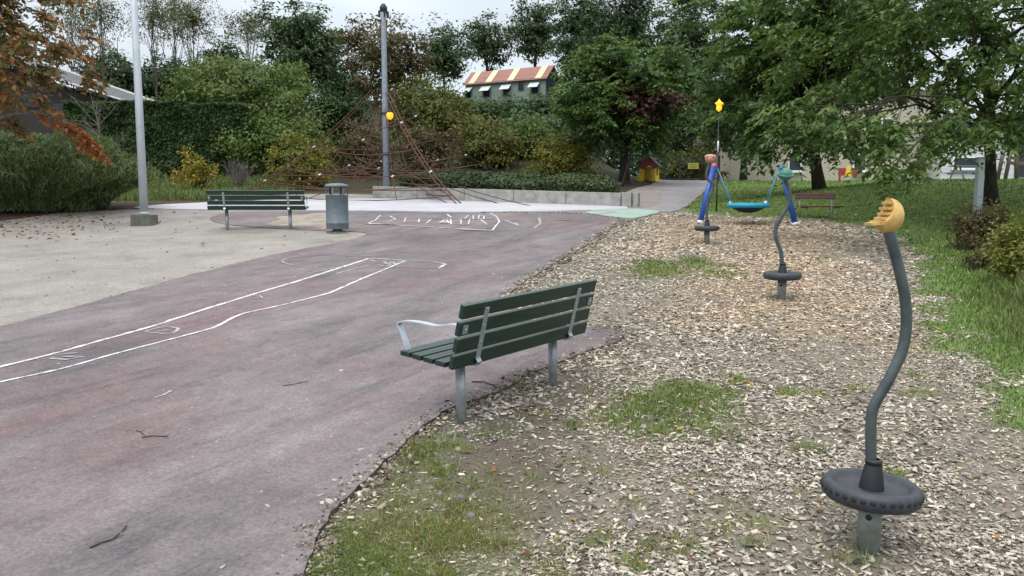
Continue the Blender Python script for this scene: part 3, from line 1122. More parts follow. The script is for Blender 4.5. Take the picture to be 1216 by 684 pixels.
chalk([(-40, 452), (0, 441), (60, 426), (120, 409), (180, 392), (240, 372), (300, 353), (350, 338), (400, 322), (438, 309.5)], .055)
chalk([(-40, 469), (0, 459), (70, 444), (140, 424), (200, 408), (255, 393), (285, 377), (330, 367), (390, 352), (430, 334), (482, 312)], .042)
chalk([(438, 309.5), (482, 312), (528, 315), (530, 317), (521, 321.5), (468, 320)], .04, M_CHALKF)
chalk([(440, 309), (462, 310.5), (482, 312)], .05)
chalk([(521, 321.5), (530, 316), (515, 313.5)], .035)
chalk([(440, 307), (372, 305.5), (340, 309), (334, 313), (345, 317), (378, 321)], .03, M_CHALKF)
for q in [[(440, 311), (447, 314), (455, 312), (460, 317), (466, 313), (470, 317)], [(448, 317), (458, 319), (466, 316)],
          [(175, 399), (205, 401), (215, 393), (190, 392), (172, 398)], [(185, 398), (200, 396)],
          [(60, 430), (80, 432), (100, 428), (75, 428)], [(290, 358), (312, 357), (308, 354), (292, 356)], [(66, 426), (92, 424)],
          [(400, 328), (420, 322), (440, 318)], [(350, 330), (380, 325), (402, 320)]]:
    chalk(q, .035, M_CHALKF)
# hopscotch ship by the plaza
for q, wd in [([(452, 257), (446, 263), (437, 267), (470, 269), (520, 272), (585, 275.5), (588, 271), (593, 265), (590, 259), (582, 255)], .06),
              ([(448, 259), (470, 260), (510, 261), (550, 262), (588, 262)], .05), ([(545, 274), (585, 275.5)], .10),
              ([(482, 260), (480, 265)], .05), ([(498, 261), (497, 266), (481, 265.5)], .05), ([(512, 262), (506, 267)], .05),
              ([(535, 262), (536, 268)], .06), ([(547, 262), (548, 268), (536, 268)], .05), ([(558, 262), (556, 268)], .05), ([(570, 262), (578, 268)], .05),
              ([(552, 261), (556, 257), (575, 258), (574, 262)], .05), ([(562, 257), (562, 262)], .05), ([(569, 257), (568, 262)], .05),
              ([(522, 266), (530, 262), (534, 267), (524, 266.5)], .09), ([(527, 265), (533, 266)], .09), ([(531, 256), (536, 260)], .06),
              ([(463, 258), (470, 262), (460, 265)], .05)]:
    chalk(q, wd * .55, cross=4.5, jit=.004)
chalk([(437, 267), (452, 268), (470, 268)], .30, M_CHALKF)
chalk([(640, 260), (642, 267), (634, 273)], .05, M_CHALKF)
chalk([(600, 263), (616, 270), (612, 266)], .06, M_CHALKF)
chalk([(452, 254.5), (480, 254), (520, 255), (580, 256)], .05, M_CHALKF)
chalk([(660, 263), (678, 263.5)], .12, M_CHALKF)
chalk([(700, 263), (712, 264)], .08, M_CHALKF)
chalk([(184, 478), (194, 474.5), (204, 470)], .03, M_CHALKF)


def twig(pxs, r, label, zoff):
    pts = [G(*p) for p in pxs]
    Q = [Vector((p.x, p.y, p.z + zoff + r * (1.0 + .8 * (i % 2)))) for i, p in enumerate(pts)]
    m = MB()
    m.tube(Q, [r * (.6 + .4 * (1 - i / len(Q))) for i in range(len(Q))], 6)
    k = len(Q) // 2
    m.tube([Q[k], Q[k] + (Q[k] - Q[0]) * .25 + Vector((.02, .02, .004))], [r * .5, r * .3], 5)
    return tag(m.build("twig", M_TWIG), label, "twig")


twig([(107, 661), (120, 656), (134, 650), (146, 641), (151, 634)], .0045, "long curved bare twig on asphalt in the near left corner", ASPH_Z)
twig([(169, 526), (180, 525.5), (192, 525.5), (200, 526)], .004, "short straight twig on asphalt below the chalk lines", ASPH_Z)
twig([(162, 518), (167, 520), (172, 523)], .003, "tiny splinter of twig beside the short straight twig", ASPH_Z)
twig([(336, 464), (350, 462), (366, 458)], .003, "thin pale twig on open asphalt left of near bench", ASPH_Z)
twig([(560, 459), (574, 460), (584, 463), (590, 467)], .006, "dark stick lying under the near green bench", ASPH_Z)


# ------------------------------------------------------------------ benches
def make_bench(c, ang, length, zseat, arms, hb, label, legs):
    """local x along the bench, +y to the back; zseat = height of the seat's rear edge"""
    root = empty("park_bench", (c[0], c[1], zseat - .40), ang)
    tag(root, label, "bench", "green slatted park benches")
    def seat_pt(t, up=0.0):           # t from back (0) to front (1)
        return Vector((0, .20 - .46 * t, .40 + .035 * t + up))
    tilt = Matrix.Rotation(-math.atan2(.035, .46), 3, 'X')
    m = MB()
    for k in range(4):
        p = seat_pt((k + .5) / 4)
        m.box((0, p.y, p.z + .018), (length, .094, .036), tilt)
    m.build("seat", M_SLAT, root, .004)
    m = MB()
    la = R(16)
    bt = Matrix.Rotation(-la, 3, 'X')
    bd = Vector((0, math.sin(la), math.cos(la)))
    b0 = Vector((0, .235, .385))
    st = hb / 4
    for k in range(4):
        p = b0 + bd * (st * (k + .5))
        m.box(p, (length - .015 * (k % 2), .036, st - .024), bt)
    back = m.build("backrest", M_SLAT, root, .004)
    nb = Vector((0, math.cos(la), -math.sin(la)))
    ends = (-legs / 2, legs / 2)
    for s in ends:
        m = MB()
        base_g = legs_ground.pop(0) - (zseat - .40)
        m.tube([(s, .10, base_g - .05), (s, .10, .385)], .036, 18)
        m.build("leg", M_GALV, root)
        m = MB()
        pts = [Vector((s, -.24, .412)), Vector((s, .0, .392)), Vector((s, .20, .378)), Vector((s, .262, .384)), Vector((s, .288, .41)), b0 + bd * .06 + nb * .021 + Vector((s, 0, 0)),
               b0 + bd * (hb - .05) + nb * .021 + Vector((s, 0, 0))]
        m.strip(pts, (1, 0, 0), .045, .008)
        bk = m.build("bracket", M_STRAP, root, .002)
        for k in range(4):
            m = MB()
            q = b0 + bd * (st * (k + .5)) + nb * .026 + Vector((s, 0, 0))
            m.ball(q, (.008, .006, .008), 8, 5)
            m.build("bolt", M_GALV, bk)
    for s in arms:
        xs = s * (length / 2 - .055)
        m = MB()
        q = b0 + bd * (hb * .62) - nb * .02
        fr = seat_pt(.92, .03)
        pts = [Vector((xs, fr.y + .0, fr.z)), Vector((xs, fr.y - .03, fr.z + .08)), Vector((xs, fr.y - .065, fr.z + .15)), Vector((xs, fr.y - .09, fr.z + .185)),
               Vector((xs, fr.y - .06, fr.z + .202)), Vector((xs, fr.y + .03, fr.z + .215)), Vector((xs, fr.y + .16, fr.z + .215)), Vector((xs, fr.y + .30, fr.z + .20)),
               Vector((xs, q.y - .05, q.z + .02)), Vector((xs, q.y, q.z))]
        for _ in range(3):
            q_ = [pts[0]]
            for a_, b_ in zip(pts[:-1], pts[1:]): q_ += [a_ * .75 + b_ * .25, a_ * .25 + b_ * .75]
            pts = q_ + [pts[-1]]
        m.strip(pts, (1, 0, 0), .048, .011)
        m.build("armrest", M_ARM, root, .003)
        m = MB()
        q2 = b0 + bd * (hb * .62) + nb * .022 + Vector((xs, 0, 0))
        m.box(q2, (.045, .008, .06), bt)
        m.ball(q2 + nb * .006, (.009, .006, .009), 8, 5)
        m.build("arm_plate", M_STRAP, back)
    return root


g1, g2 = G(551, 503), G(655, 458)
d = (g2 - g1)
ang = math.atan2(d.y, d.x)
n_b = Vector((-math.sin(ang), math.cos(ang), 0))        # local +y
# the back faces the camera side, so local +y must point away from the plaza: turn half round
ang_b = ang + math.pi
nb_ = Vector((-math.sin(ang_b), math.cos(ang_b), 0))
cb = (g1 + g2) / 2 - nb_ * .10
legs_ground = [g2.z, g1.z]
near_b = make_bench((cb.x, cb.y), ang_b - R(2), 1.56, g1.z + .475, (1, -1), .485, "dark green slatted bench seen close from behind, at the asphalt edge", math.hypot(d.x, d.y))
near_b.rotation_euler = (0, R(2.2), near_b.rotation_euler.z)
g1, g2 = G(270, 274.5), G(345, 273.5)
d = g2 - g1
ang_b = math.atan2(d.y, d.x) + math.pi
ang_b = math.atan2(d.y, d.x)
ang_b = ang_b + math.pi if math.cos(ang_b) > 0 else ang_b
nb_ = Vector((-math.sin(ang_b), math.cos(ang_b), 0))
cb = (g1 + g2) / 2 - nb_ * .10
legs_ground = [g2.z, g1.z]
make_bench((cb.x, cb.y), ang_b, 2.02, (g1.z + g2.z) / 2 + .45, (1, -1), .45, "far green slatted bench on the sand beside the grey litter bin", math.hypot(d.x, d.y))

# ------------------------------------------------------------------ litter bin
g = G(401, 277)
root = empty("litter_bin", g)
tag(root, "blue-grey round litter bin with domed lid beside the far bench", "litter bin")
m = MB()
m.lathe([(.0, .09), (.225, .09), (.23, .10), (.23, .205), (.235, .21), (.235, .215), (.23, .22), (.23, .78), (.235, .785), (.235, .80), (.215, .80), (.205, .12), (0, .12)], 40)
m.build("body", M_BIN, root)
m = MB()
m.lathe([(.0, .0), (.235, .0), (.235, .035), (.0, .035)], 32)
m.lathe([(.10, .035), (.10, .092)], 20)
m.build("foot", M_CONCD, root)
m = MB()
m.lathe([(0, .955), (.235, .955), (.245, .965), (.245, .985), (.225, 1.005), (.16, 1.025), (.08, 1.035), (0, 1.037)], 40)
m.build("lid", M_BIN, root)
for k in range(6):
    a = R(20 + 60 * k)
    m = MB()
    m.box((.218 * math.cos(a), .218 * math.sin(a), .875), (.012, .045, .17), Matrix.Rotation(a, 3, 'Z'))
    m.build("lid_post", M_BIN, root)
m = MB()
m.lathe([(0, .70), (.19, .72), (.205, .79)], 24)
m.build("liner", M_DARK, root)

# ------------------------------------------------------------------ tall pale pole with concrete block
g = G(167, 269.5)
root = empty("flagpole", g + Vector((0, .2, 0)))
tag(root, "tall pale grey metal pole standing in a concrete block on the sand", "pole")
m = MB()
m.box((0, 0, .10), (.46, .42, .34), None, .96)
m.build("footing", M_CONCD, root, .012)
m = MB()
m.tube([(0, 0, .27), (0, 0, 2.5), (0, 0, 8.2)], [.090, .083, .056], 24)
m.lathe([(.096, .27), (.104, .275), (.104, .33), (.092, .335)], 24)
m.build("pole", M_POLEW, root)


# ------------------------------------------------------------------ spinners
def crescent(m):
    """ball with a bite taken out of the upper left, finger steps along the bite"""
    r = Vector((.072, .060, .082))
    cc, rc = Vector((-.085, 0, .050)), .088

    def fn(p):
        q = Vector((p.x - cc.x, p.y * .35, p.z - cc.z))
        if q.length < rc:
            q2 = q.normalized() * rc if q.length > 1e-5 else Vector((rc, 0, 0))
            return Vector((cc.x + q2.x, p.y, cc.z + q2.z))
        return p
    m.ball((0, 0, 0), r, 40, 32, fn)
    for a, ln in ((-76, .056), (-60, .052), (-43, .050), (-26, .050), (-9, .048), (8, .040)):
        x, z = cc.x + math.cos(R(a)) * rc, cc.z + math.sin(R(a)) * rc
        m.box((x + .004, 0, z), (ln * 1.15, .085 - .02 * (a > 0), .0115), Matrix.Rotation(R(-5), 3, 'Y'))


def make_spinner(g, h, rot, curve, head, hm, label, lean=.045, zk=.985):
    root = empty("spinner", g, rot)
    tag(root, label, "spinner", "spinner poles with round standing discs")
    s = h / 1.75
    m = MB()
    m.tube([(0, 0, -.06), (0, 0, .29)], .053 * s, 28)
    post = m.build("base_post", M_POST, root)
    m = MB()
    for k in range(3):
        m = MB()
        a = R(-125 + 120 * k)
        q = Vector((math.cos(a), math.sin(a), 0)) * .053 * s
        M = Matrix.Translation(q + Vector((0, 0, .185))) @ Vector(q).to_track_quat('Z', 'Y').to_matrix().to_4x4()
        m.lathe([(.0, .004), (.013, .004), (.016, -.004)], 14, M)
        m.build("bolt_cap", M_BLACK, post)
    m = MB()
    ro = .262
    prof = [(0, .262), (.06, .26), (.16, .262), (.205, .255), (.235, .262), (.255, .278), (ro, .302), (.258, .328), (.243, .345), (.222, .350), (.203, .342), (.190, .325), (.175, .316), (.09, .312), (.055, .318), (0, .318)]
    rs = .875
    m.lathe([(r_ * rs, z_) for r_, z_ in prof], 64)
    disc = m.build("standing_disc", M_TYRE, root)
    if head == "moon":
        disc.rotation_euler = (0, R(2.5), 0)
        disc.location = (-.31 * math.sin(R(2.5)), 0, 0)
    for k in range(34 if head == 'moon' else 0):  # ring's dark holes as raised black discs, their shade put into the colour
        m = MB()
        a = 2 * math.pi * k / 34
        dr = Vector((math.cos(a), math.sin(a), 0))
        q = dr * .2595 * rs + Vector((0, 0, .316))
        M = Matrix.Translation(q) @ (dr + Vector((0, 0, .38))).to_track_quat('Z', 'Y').to_matrix().to_4x4()
        m.lathe([(0, .0035), (.009, .003), (.0135, 0), (.014, -.006)], 10, M)
        m.build("hole_disc", M_HOLE, disc)
    m = MB()
    m.lathe([(.058, .316), (.056, .33), (.040, .43), (.036, .44), (.040, .443), (.040, .455), (.034, .462), (.026, .463)], 28)
    m.build("sleeve", M_BLACK, disc)
    # pole
    P = [Vector((p[0] - lean * (p[2] - .40), p[1], .40 + (p[2] - .40) * zk)) for p in curve]
    Q = []
    for i in range(len(P) - 1):
        p0, p1, p2, p3 = P[max(i - 1, 0)], P[i], P[i + 1], P[min(i + 2, len(P) - 1)]
        for j in range(6):
            t = j / 6
            Q.append(.5 * ((2 * p1) + (p2 - p0) * t + (2 * p0 - 5 * p1 + 4 * p2 - p3) * t * t + (-p0 + 3 * p1 - 3 * p2 + p3) * t ** 3))
    Q.append(P[-1])
    m = MB()
    m.tube(Q, .0255, 18)
    m.build("curved_pole", M_PIPE, root)
    m = MB()
    top = P[-1]
    if head == 'moon':
        crescent(m)
        o = m.build("moon_handle", hm, root, .003, top + Vector((-.005, 0, .070)))
    elif head == 'planet':
        m.ball((0, 0, 0), (.085, .085, .08), 28, 18)
        m.lathe([(.075, -.012), (.10, -.012), (.10, .012), (.075, .012)], 30, Matrix.Rotation(R(20), 4, 'X'))
        o = m.build("ball_handle", hm, root, 0, top + Vector((.01, 0, .06)))
        m = MB()
        m.lathe([(.0, .028), (.022, .026), (.026, 0)], 14)
        m.build("knob", M_BLUE, o, 0, Vector((-.06, 0, .07)))
    else:
        m.ball((0, 0, 0), (.095, .095, .085), 28, 18)
        for k in range(5):
            a = R(72 * k)
            m.ball((.07 * math.cos(a), .07 * math.sin(a), .035), (.04, .04, .04), 10, 8)
        o = m.build("ball_handle", hm, root, 0, top + Vector((0, 0, .06)))
    return root


fx = [(.40, 0), (.66, .0), (.75, .024), (.82, .065), (.90, .105), (1.00, .148), (1.12, .165), (1.26, .155), (1.42, .118), (1.58, .070)]
make_spinner(G(1031, 655), 1.75, R(4), [(x, .01 * math.sin(z * 3), z) for z, x in fx], 'moon', M_MOON, "nearest spinner with yellow crescent moon handle on a bent pole")
gxv = [(.40, 0), (.60, -.010), (.72, -.045), (.84, -.078), (.97, -.072), (1.10, -.01), (1.24, .062), (1.38, .085), (1.50, .065), (1.60, .02)]
make_spinner(G(928, 356.5), 1.75, 0, [(x, .02 * math.sin(z * 2.5), z) for z, x in gxv], 'planet', M_TEAL, "middle spinner with green ball handle on a wavy pole", .034, .90)
hxv = [(.40, 0), (.62, .0), (.80, .02), (.95, .06), (1.08, .105), (1.18, .10), (1.27, .01), (1.36, -.015), (1.48, .02), (1.60, .055)]
make_spinner(G(839, 290.5), 1.75, 0, [(x, .02 * math.sin(z * 2.5), z) for z, x in hxv], 'flower', M_SALM, "farthest spinner with salmon knob handle before the blue swing post", .025, .94)

# ------------------------------------------------------------------ basket swing
gl, gr = G(831, 266), G(944.5, 268)
Ys = (gl.y + gr.y) / 2
root = empty("basket_swing", (gl + gr) / 2)
O = root.location.copy()
tag(root, "basket swing with turquoise nest seat between leaning blue posts", "swing")
tl, tr = at(848, 197, gl.y + .15), at(928.5, 199, gr.y + .15)
for b, t, cap in ((gl, tl, M_PINK), (gr, tr, M_TEAL)):
    m = MB()
    b2 = b - (t - b) * .12
    m.tube([b2 - O, t - O], .064, 22)
    p = m.build("post", M_BLUE, root)
    m = MB()
    dr = (t - b)
    m.tube([b + dr * .005 - O, b + dr * .055 - O], .070, 22)
    m.build("post_cuff", M_WHITE, p)
    m = MB()
    m.ball(t - O, (.070, .070, .065), 16, 10)
    m.build("post_cap", cap, p)
bc = at(888.5, 244, Ys)
m = MB()
rb = .42
ringp = [Vector((rb * math.cos(a), rb * math.sin(a), 0)) + bc - O for a in np.linspace(0, 2 * math.pi, 41)]
m.tube(ringp, .055, 12, False)
bas = m.build("basket_rim", M_CYAN, root)
m = MB()
for k in range(16):
    a = math.pi * 2 * k / 16
    m.tube([Vector((rb * f * math.cos(a), rb * f * math.sin(a), -.16 * (1 - f * f))) + bc - O for f in (1, .75, .5, .25, 0)], .012, 5)
for f in (.25, .45, .65, .85):
    m.tube([Vector((rb * f * math.cos(a), rb * f * math.sin(a), -.16 * (1 - f * f))) + bc - O for a in np.linspace(0, 2 * math.pi, 25)], .012, 5, False)
m.lathe([(0, -.168), (.2, -.14), (.34, -.07), (.40, 0)], 24, Matrix.Translation(bc - O))
m.build("basket_net", M_NAVY, root)
for s, t in ((-1, tl), (1, tr)):
    for k in (-1, 1):
        q = bc + Vector((s * rb * .93, k * rb * .25, .03))
        m = MB()
        st = t + Vector((-s * .07, 0, -.03))
        m.tube([st - O, (st + q) / 2 - O + Vector((0, 0, -.012)), q - O], .013, 8)
        m.build("suspension_rope", M_CYANR, root)
    m = MB()
    m.lathe([(0, .07), (.03, .065), (.045, .03), (.045, 0), (0, 0)], 12, Matrix.Translation(bc + Vector((s * rb * .95, 0, .035)) - O))
    m.build("rope_ferrule", M_WHITE, root)

# ------------------------------------------------------------------ concrete wall
wl, wr = G(442, 236.4), G(737, 246.8)
root = empty("retaining_wall", (wl + wr) / 2, math.atan2(wr.y - wl.y, wr.x - wl.x))
tag(root, "low weathered concrete wall along the back of the plaza", "wall")
Lw = math.hypot(wr.x - wl.x, wr.y - wl.y)
slope = (wr.z - wl.z) / Lw
m = MB()
hw = .42
n_seg = 5
for k in range(n_seg):
    x0, x1 = -Lw / 2 + Lw * k / n_seg, -Lw / 2 + Lw * (k + 1) / n_seg - .012
    zc = slope * (x0 + x1) / 2
    m.box(((x0 + x1) / 2, .17, zc + hw / 2 - .06), (x1 - x0, .30, hw + .12), Matrix.Rotation(-math.atan(slope), 3, 'Y'))
m.build("wall_block", M_CONC, root, .012)
m = MB()
m.box((Lw / 2 + .16, .17, slope * Lw / 2 + hw / 2 - .055), (.28, .34, hw + .14))
m.box((Lw / 2 + .40, .19, slope * Lw / 2 + hw / 2 - .06), (.16, .26, hw + .12))
m.build("end_pier", M_CONC, root, .012)

# ------------------------------------------------------------------ climbing net on a mast
g = G(459, 236.6)
root = empty("climbing_net", g)
tag(root, "rope climbing net hung from a tall grey steel mast", "climbing net")
O = g.copy()
H = 6.1
m = MB()
m.tube([(0, 0, -.1), (0, 0, 3.0), (0, 0, 5.55), (0, 0, H - .12)], [.102, .094, .078, .07], 24)
m.lathe([(.17, 0), (.17, .02), (.13, .025)], 24)
mast = m.build("mast", M_GALVB, root)
for z, mat in ((1.42, M_DARK), (2.72, M_DARK)):
    m = MB()
    m.lathe([(.10, z - .03), (.14, z - .03), (.14, z + .03), (.10, z + .03)], 20)
    m.box((-.19, 0, z), (.16, .05, .05))
    m.build("collar", mat, mast)
m = MB()
m.lathe([(.0, H), (.05, H), (.06, H - .02), (.12, H - .10), (.12, H - .2), (.09, H - .24)], 20)
for k in range(4):
    m.box((.13 * math.cos(R(90 * k + 20)), .13 * math.sin(R(90 * k + 20)), H - .32), (.07, .05, .2), Matrix.Rotation(R(90 * k + 20), 3, 'Z'))
m.build("mast_head", M_DARK, mast)

anch = [G(548, 243.5) - O, G(268, 236.5) - O, Vector((4.0, 3.4, .9)), Vector((-2.6, 5.0, .9))]
tops = [Vector((.09, -.06, 3.35)), Vector((-.35, -.06, 3.45)), Vector((.09, .09, 3.5)), Vector((-.09, .09, 3.5))]


def sag(a, b, s, n=16):
    return [a + (b - a) * t + Vector((0, 0, -s * 4 * t * (1 - t))) for t in np.linspace(0, 1, n)]


edges = [sag(a, b, .42) for a, b in zip(tops, anch)]
for e_, a in zip(edges, anch):
    m = MB()
    off_ = Vector((.045, .03, 0))
    front = e_ is edges[0]
    m.tube([p + off_ for p in e_], .021 if front else .016, 8)
    m.tube([p - off_ * (1.0 + 1.2 * i / len(e_)) for i, p in enumerate(e_)], .018 if front else .012, 8)
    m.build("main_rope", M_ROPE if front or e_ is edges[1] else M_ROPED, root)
m = MB()
for f in (3, 6, 9, 11, 13):
    for i in range(4):
        a, b = edges[i][f], edges[(i + 1) % 4][f] if i != 1 else edges[(i + 1) % 4][f]
        m.tube(sag(a, b, .22, 10), .014, 6)
for i in range(4):
    for t in (.25, .5, .75):
        prev = None
        for f in (1, 3, 6, 9, 11, 13):
            a, b = edges[i][f], edges[(i + 1) % 4][f]
            p = a + (b - a) * t + Vector((0, 0, -.22 * 4 * t * (1 - t)))
            if prev is not None: m.tube([prev, p], .012, 5)
            prev = p
m.build("side_net", M_ROPE, root)
m = MB()
hub = Vector((0, 0, .95))
for i in range(4):
    for f in (() if i == 2 else (10, 13)):
        m.tube(sag(hub + Vector((.1 * math.cos(i), .1 * math.sin(i), .12 * (f - 10))), edges[i][f], .10, 10), .014 if f == 10 else .010, 7)
    a, b = edges[i][12], edges[(i + 1) % 4][12]
    if i not in (1, 2): m.tube(sag(a, b, .05, 10), .015, 7)
    mid = (edges[i][11] + edges[(i + 1) % 4][11]) / 2
    m.tube(sag(hub, mid, .10, 8), .016, 6)
    m.tube(sag(hub + Vector((0, 0, .55)), mid + Vector((0, 0, .25)), .12, 8), .014, 6)
m.build("low_web", M_ROPE, root)
for px, py in ((640, 246.5), (600, 243.5), (535, 243), (352, 240)):
    m = MB()
    q = G(px, py) - O
    m.tube(sag(hub + (q - hub) * .25 + Vector((0, 0, .15)), q, .08, 8), .012, 6)
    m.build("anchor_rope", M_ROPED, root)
conn = None
cpts = []
for i in range(4):
    for f in (3, 6, 9, 11): cpts.append(edges[i][f])
    for t in (.25, .5, .75):
        a, b = edges[i][9], edges[(i + 1) % 4][9]
        cpts.append(a + (b - a) * t + Vector((0, 0, -.22 * 4 * t * (1 - t))))
for p in cpts[::2]:
    if conn is None:
        m = MB()
        m.lathe([(0, -.05), (.018, -.05), (.024, -.03), (.024, .03), (.018, .05), (0, .05)], 10, Matrix.Rotation(R(70), 4, 'Y'))
        c = conn = m.build("connector", M_WHITE, root)
    else:
        c = conn.copy()
        COL.objects.link(c)
    c.location = p
# lit lantern on the mast
q = at(463, 137, g.y - .12)
root = empty("lantern", q)
tag(root, "small lit orange lantern on the climbing net mast", "lantern")
m = MB()
m.lathe([(0, -.13), (.05, -.12), (.105, -.05), (.11, .03), (.07, .10), (0, .12)], 16)
m.build("glass", M_ORANGEL, root)
m = MB()
m.lathe([(.0, .15), (.03, .14), (.085, .105), (.085, .085), (0, .085)], 14)
m.box((-.10, .02, .0), (.12, .03, .05))
m.build("bracket", M_DARK, root)

# street lamp with faceted amber lantern
q = at(854, 125, 21.0)
gb = Vector((q.x, q.y, Tz(q.x, q.y)))
root = empty("street_lamp", gb)
tag(root, "slim street lamp with lit amber lantern above the blue swing", "street lamp")
hq = q.z - gb.z
lk = .56
m = MB()
m.tube([(0, 0, -.1), (0, 0, .5), (0, 0, hq - .21)], [.026, .018, .012], 10)
m.build("pole", M_DARK, root)
m = MB()
m.tube([(0, 0, hq - 1.22), (0, 0, hq - .92)], .022, 10)
m.build("pole_sleeve", M_WHITE, root)
m = MB()
m.lathe([(r_ * lk, hq + z_ * lk) for r_, z_ in [(0, -.30), (.05, -.27), (.12, -.20), (.14, -.10), (.10, -.02), (.15, .04), (.16, .11), (.08, .18), (.03, .26), (0, .30)]], 8, None, False)
for k in range(8):
    a = R(45 * k)
    M = Matrix.Translation((.13 * lk * math.cos(a), .13 * lk * math.sin(a), hq + .08 * lk)) @ Vector((math.cos(a), math.sin(a), .35)).to_track_quat('Z', 'Y').to_matrix().to_4x4()
    m.lathe([(.06 * lk, 0), (.0, .085 * lk)], 5, M, False)
m.build("lamp_glass", M_AMBER, root)

# ------------------------------------------------------------------ red-brown bench on the mound
gA, gB = G(949, 258), G(986.5, 262)
c = (gA + gB) / 2
root = empty("wooden_bench", (c.x, c.y, c.z), math.atan2(gB.y - gA.y, gB.x - gA.x))
tag(root, "red-brown wooden bench on grass under the middle tree", "bench")
L = 1.0
k = (gB - gA).length
m = MB()
for j, z in enumerate((.52, .59)):
    m.box((0, -.04 + .012 * j, z), (k + .22, .035, .062), Matrix.Rotation(R(-12), 3, 'X'))
m.build("backrest", M_REDW, root, .005)
m = MB()
for j in range(3):
    m.box((0, .06 + .12 * j, .30), (k + .18, .10, .035))
m.build("seat", M_REDW, root, .005)
for s in (-1, 1):
    m = MB()
    m.tube([(s * k / 2, .02, -.08), (s * k / 2, .02, .30), (s * k / 2, -.02, .56)], .024, 12)
    m.tube([(s * k / 2, .02, .275), (s * k / 2, .32, .275)], .02, 10)
    m.build("leg", M_GALV, root)

# post on the mound
g = G(1160, 262)
root = empty("square_post", g)
tag(root, "pale grey square post standing among shrubs before the right tree", "post")
top = at(1163.5, 188, g.y)
m = MB()
m.box((0, 0, (top.z - g.z) / 2 - .05), (.135, .135, top.z - g.z + .1), None, .98)
m.build("post", M_POLEW, root, .008)
m = MB()
m.box((0, 0, top.z - g.z + .012), (.15, .15, .02))
m.build("cap", M_GALV, root, .004)
m = MB()
m.tube([(0, -.068, top.z - g.z - .12), (0, -.078, top.z - g.z - .12)], .03, 12)
m.build("eyelet", M_DARK, root)

# ------------------------------------------------------------------ toy house
pl, prr = at(758, 218, 34.0), at(785, 218, 34.0)
c = (pl + prr) / 2
root = empty("playhouse", (c.x, c.y, Tz(c.x, c.y)), R(-22))
tag(root, "little plastic playhouse, red gable and yellow walls, by the path", "playhouse")
m = MB()
wx, wy, hw = .62, .66, .62
# front wall with an arch, in boxes and an arch ring
m.box((-.25, -wy / 2, hw / 2), (.14, .06, hw))
m.box((.25, -wy / 2, hw / 2), (.14, .06, hw))
m.box((-.30, 0, hw / 2), (.05, wy - .07, hw))
m.box((.30, -.25, hw / 2), (.05, .12, hw))
m.box((.30, .25, hw / 2), (.05, .12, hw))
m.box((.30, 0, .13), (.05, .36, .26))
m.box((0, wy / 2, hw / 2), (.66, .05, hw))
m.box((-.40, -wy / 2 - .02, .16), (.16, .08, .32))
m.build("walls", M_YEL, root, .012)
m = MB()
arc = [(.16 * math.cos(a), .16 * math.sin(a) + .50) for a in np.linspace(0, math.pi, 13)]
outl = [(-.42, .60), (-.30, .60)] if False else None
vs, fs = [], []
out_pts = [(.44 - .88 * t, .60 + .44 * (1 - abs(2 * t - 1))) for t in np.linspace(0, 1, 13)]
for yy in (-wy / 2 - .055, -wy / 2 + .0):
    for a, b in zip(arc, out_pts):
        vs.append((a[0], yy, a[1])); vs.append((b[0], yy, b[1]))
for k in range(12):
    fs.append((2 * k, 2 * k + 1, 2 * k + 3, 2 * k + 2))
    fs.append((26 + 2 * k, 26 + 2 * k + 2, 26 + 2 * k + 3, 26 + 2 * k + 1))
    fs.append((2 * k, 2 * k + 2, 26 + 2 * k + 2, 26 + 2 * k))
    fs.append((2 * k + 1, 26 + 2 * k + 1, 26 + 2 * k + 3, 2 * k + 3))
m.add(vs, fs)
m.build("gable", M_REDP, root)
m = MB()
for s in (-1, 1):
    M = Matrix.Rotation(s * R(45), 3, 'Y')
    m.box((s * .235, .0, .835), (.66, .80, .035), M)
m.build("roof", M_ROOFG, root, .01)
m = MB()
m.box((.13, -wy / 2 - .06, .33), (.05, .03, .64))
m.build("door_post", simple("tan_plastic", (.45, .36, .22)), root, .008)

# ------------------------------------------------------------------ gate and fence
g0, g1 = at(789, 217, 37.5), at(852, 216, 37.5)
root = empty("metal_gate", (g0.x, g0.y, Tz(g0.x, g0.y)))
tag(root, "black metal gate and fence closing the top of the path", "gate")
O = root.location.copy()
for px, hgt in ((789, 1.3), (807, 1.25), (838, 1.35), (853, 1.2)):
    q = at(px, 217, 37.5)
    m = MB()
    m.box((q.x - O.x, 0, hgt / 2 - .05), (.10, .10, hgt + .1))
    m.build("gate_post", M_DARK, root)
q1, q2 = at(808, 200, 37.5).x - O.x, at(837, 200, 37.5).x - O.x
m = MB()
for z in (.12, 1.12): m.box(((q1 + q2) / 2, 0, z), (q2 - q1 - .12, .05, .05))
nb2 = 13
for k in range(nb2):
    m.tube([(q1 + .1 + (q2 - q1 - .2) * k / (nb2 - 1), 0, .12), (q1 + .1 + (q2 - q1 - .2) * k / (nb2 - 1), 0, 1.12)], .009, 5)
leaf_ = m.build("gate_leaf", M_DARK, root)
for a, b in ((789, 807), (838, 853), (700, 789)):
    xa, xb = at(a, 200, 37.5).x - O.x, at(b, 200, 37.5).x - O.x
    m = MB()
    for z in (.12, 1.2): m.box(((xa + xb) / 2, 0, z), (xb - xa - .12, .04, .04))
    k = max(4, int((xb - xa) / .12))
    for j in range(1, k): m.tube([(xa + (xb - xa) * j / k, 0, .12), (xa + (xb - xa) * j / k, 0, 1.2)], .008, 5)
    m.build("fence_panel", M_DARK, root)
sg = at(823.5, 197, 37.4)
m = MB()
m.box((sg.x - O.x, -.06, sg.z - O.z), (.50, .02, .28))
sn = m.build("sign", simple("dull_yellow_sign", (.36, .32, .05), (.28, .25, .04), 4, .6), root)
m = MB()
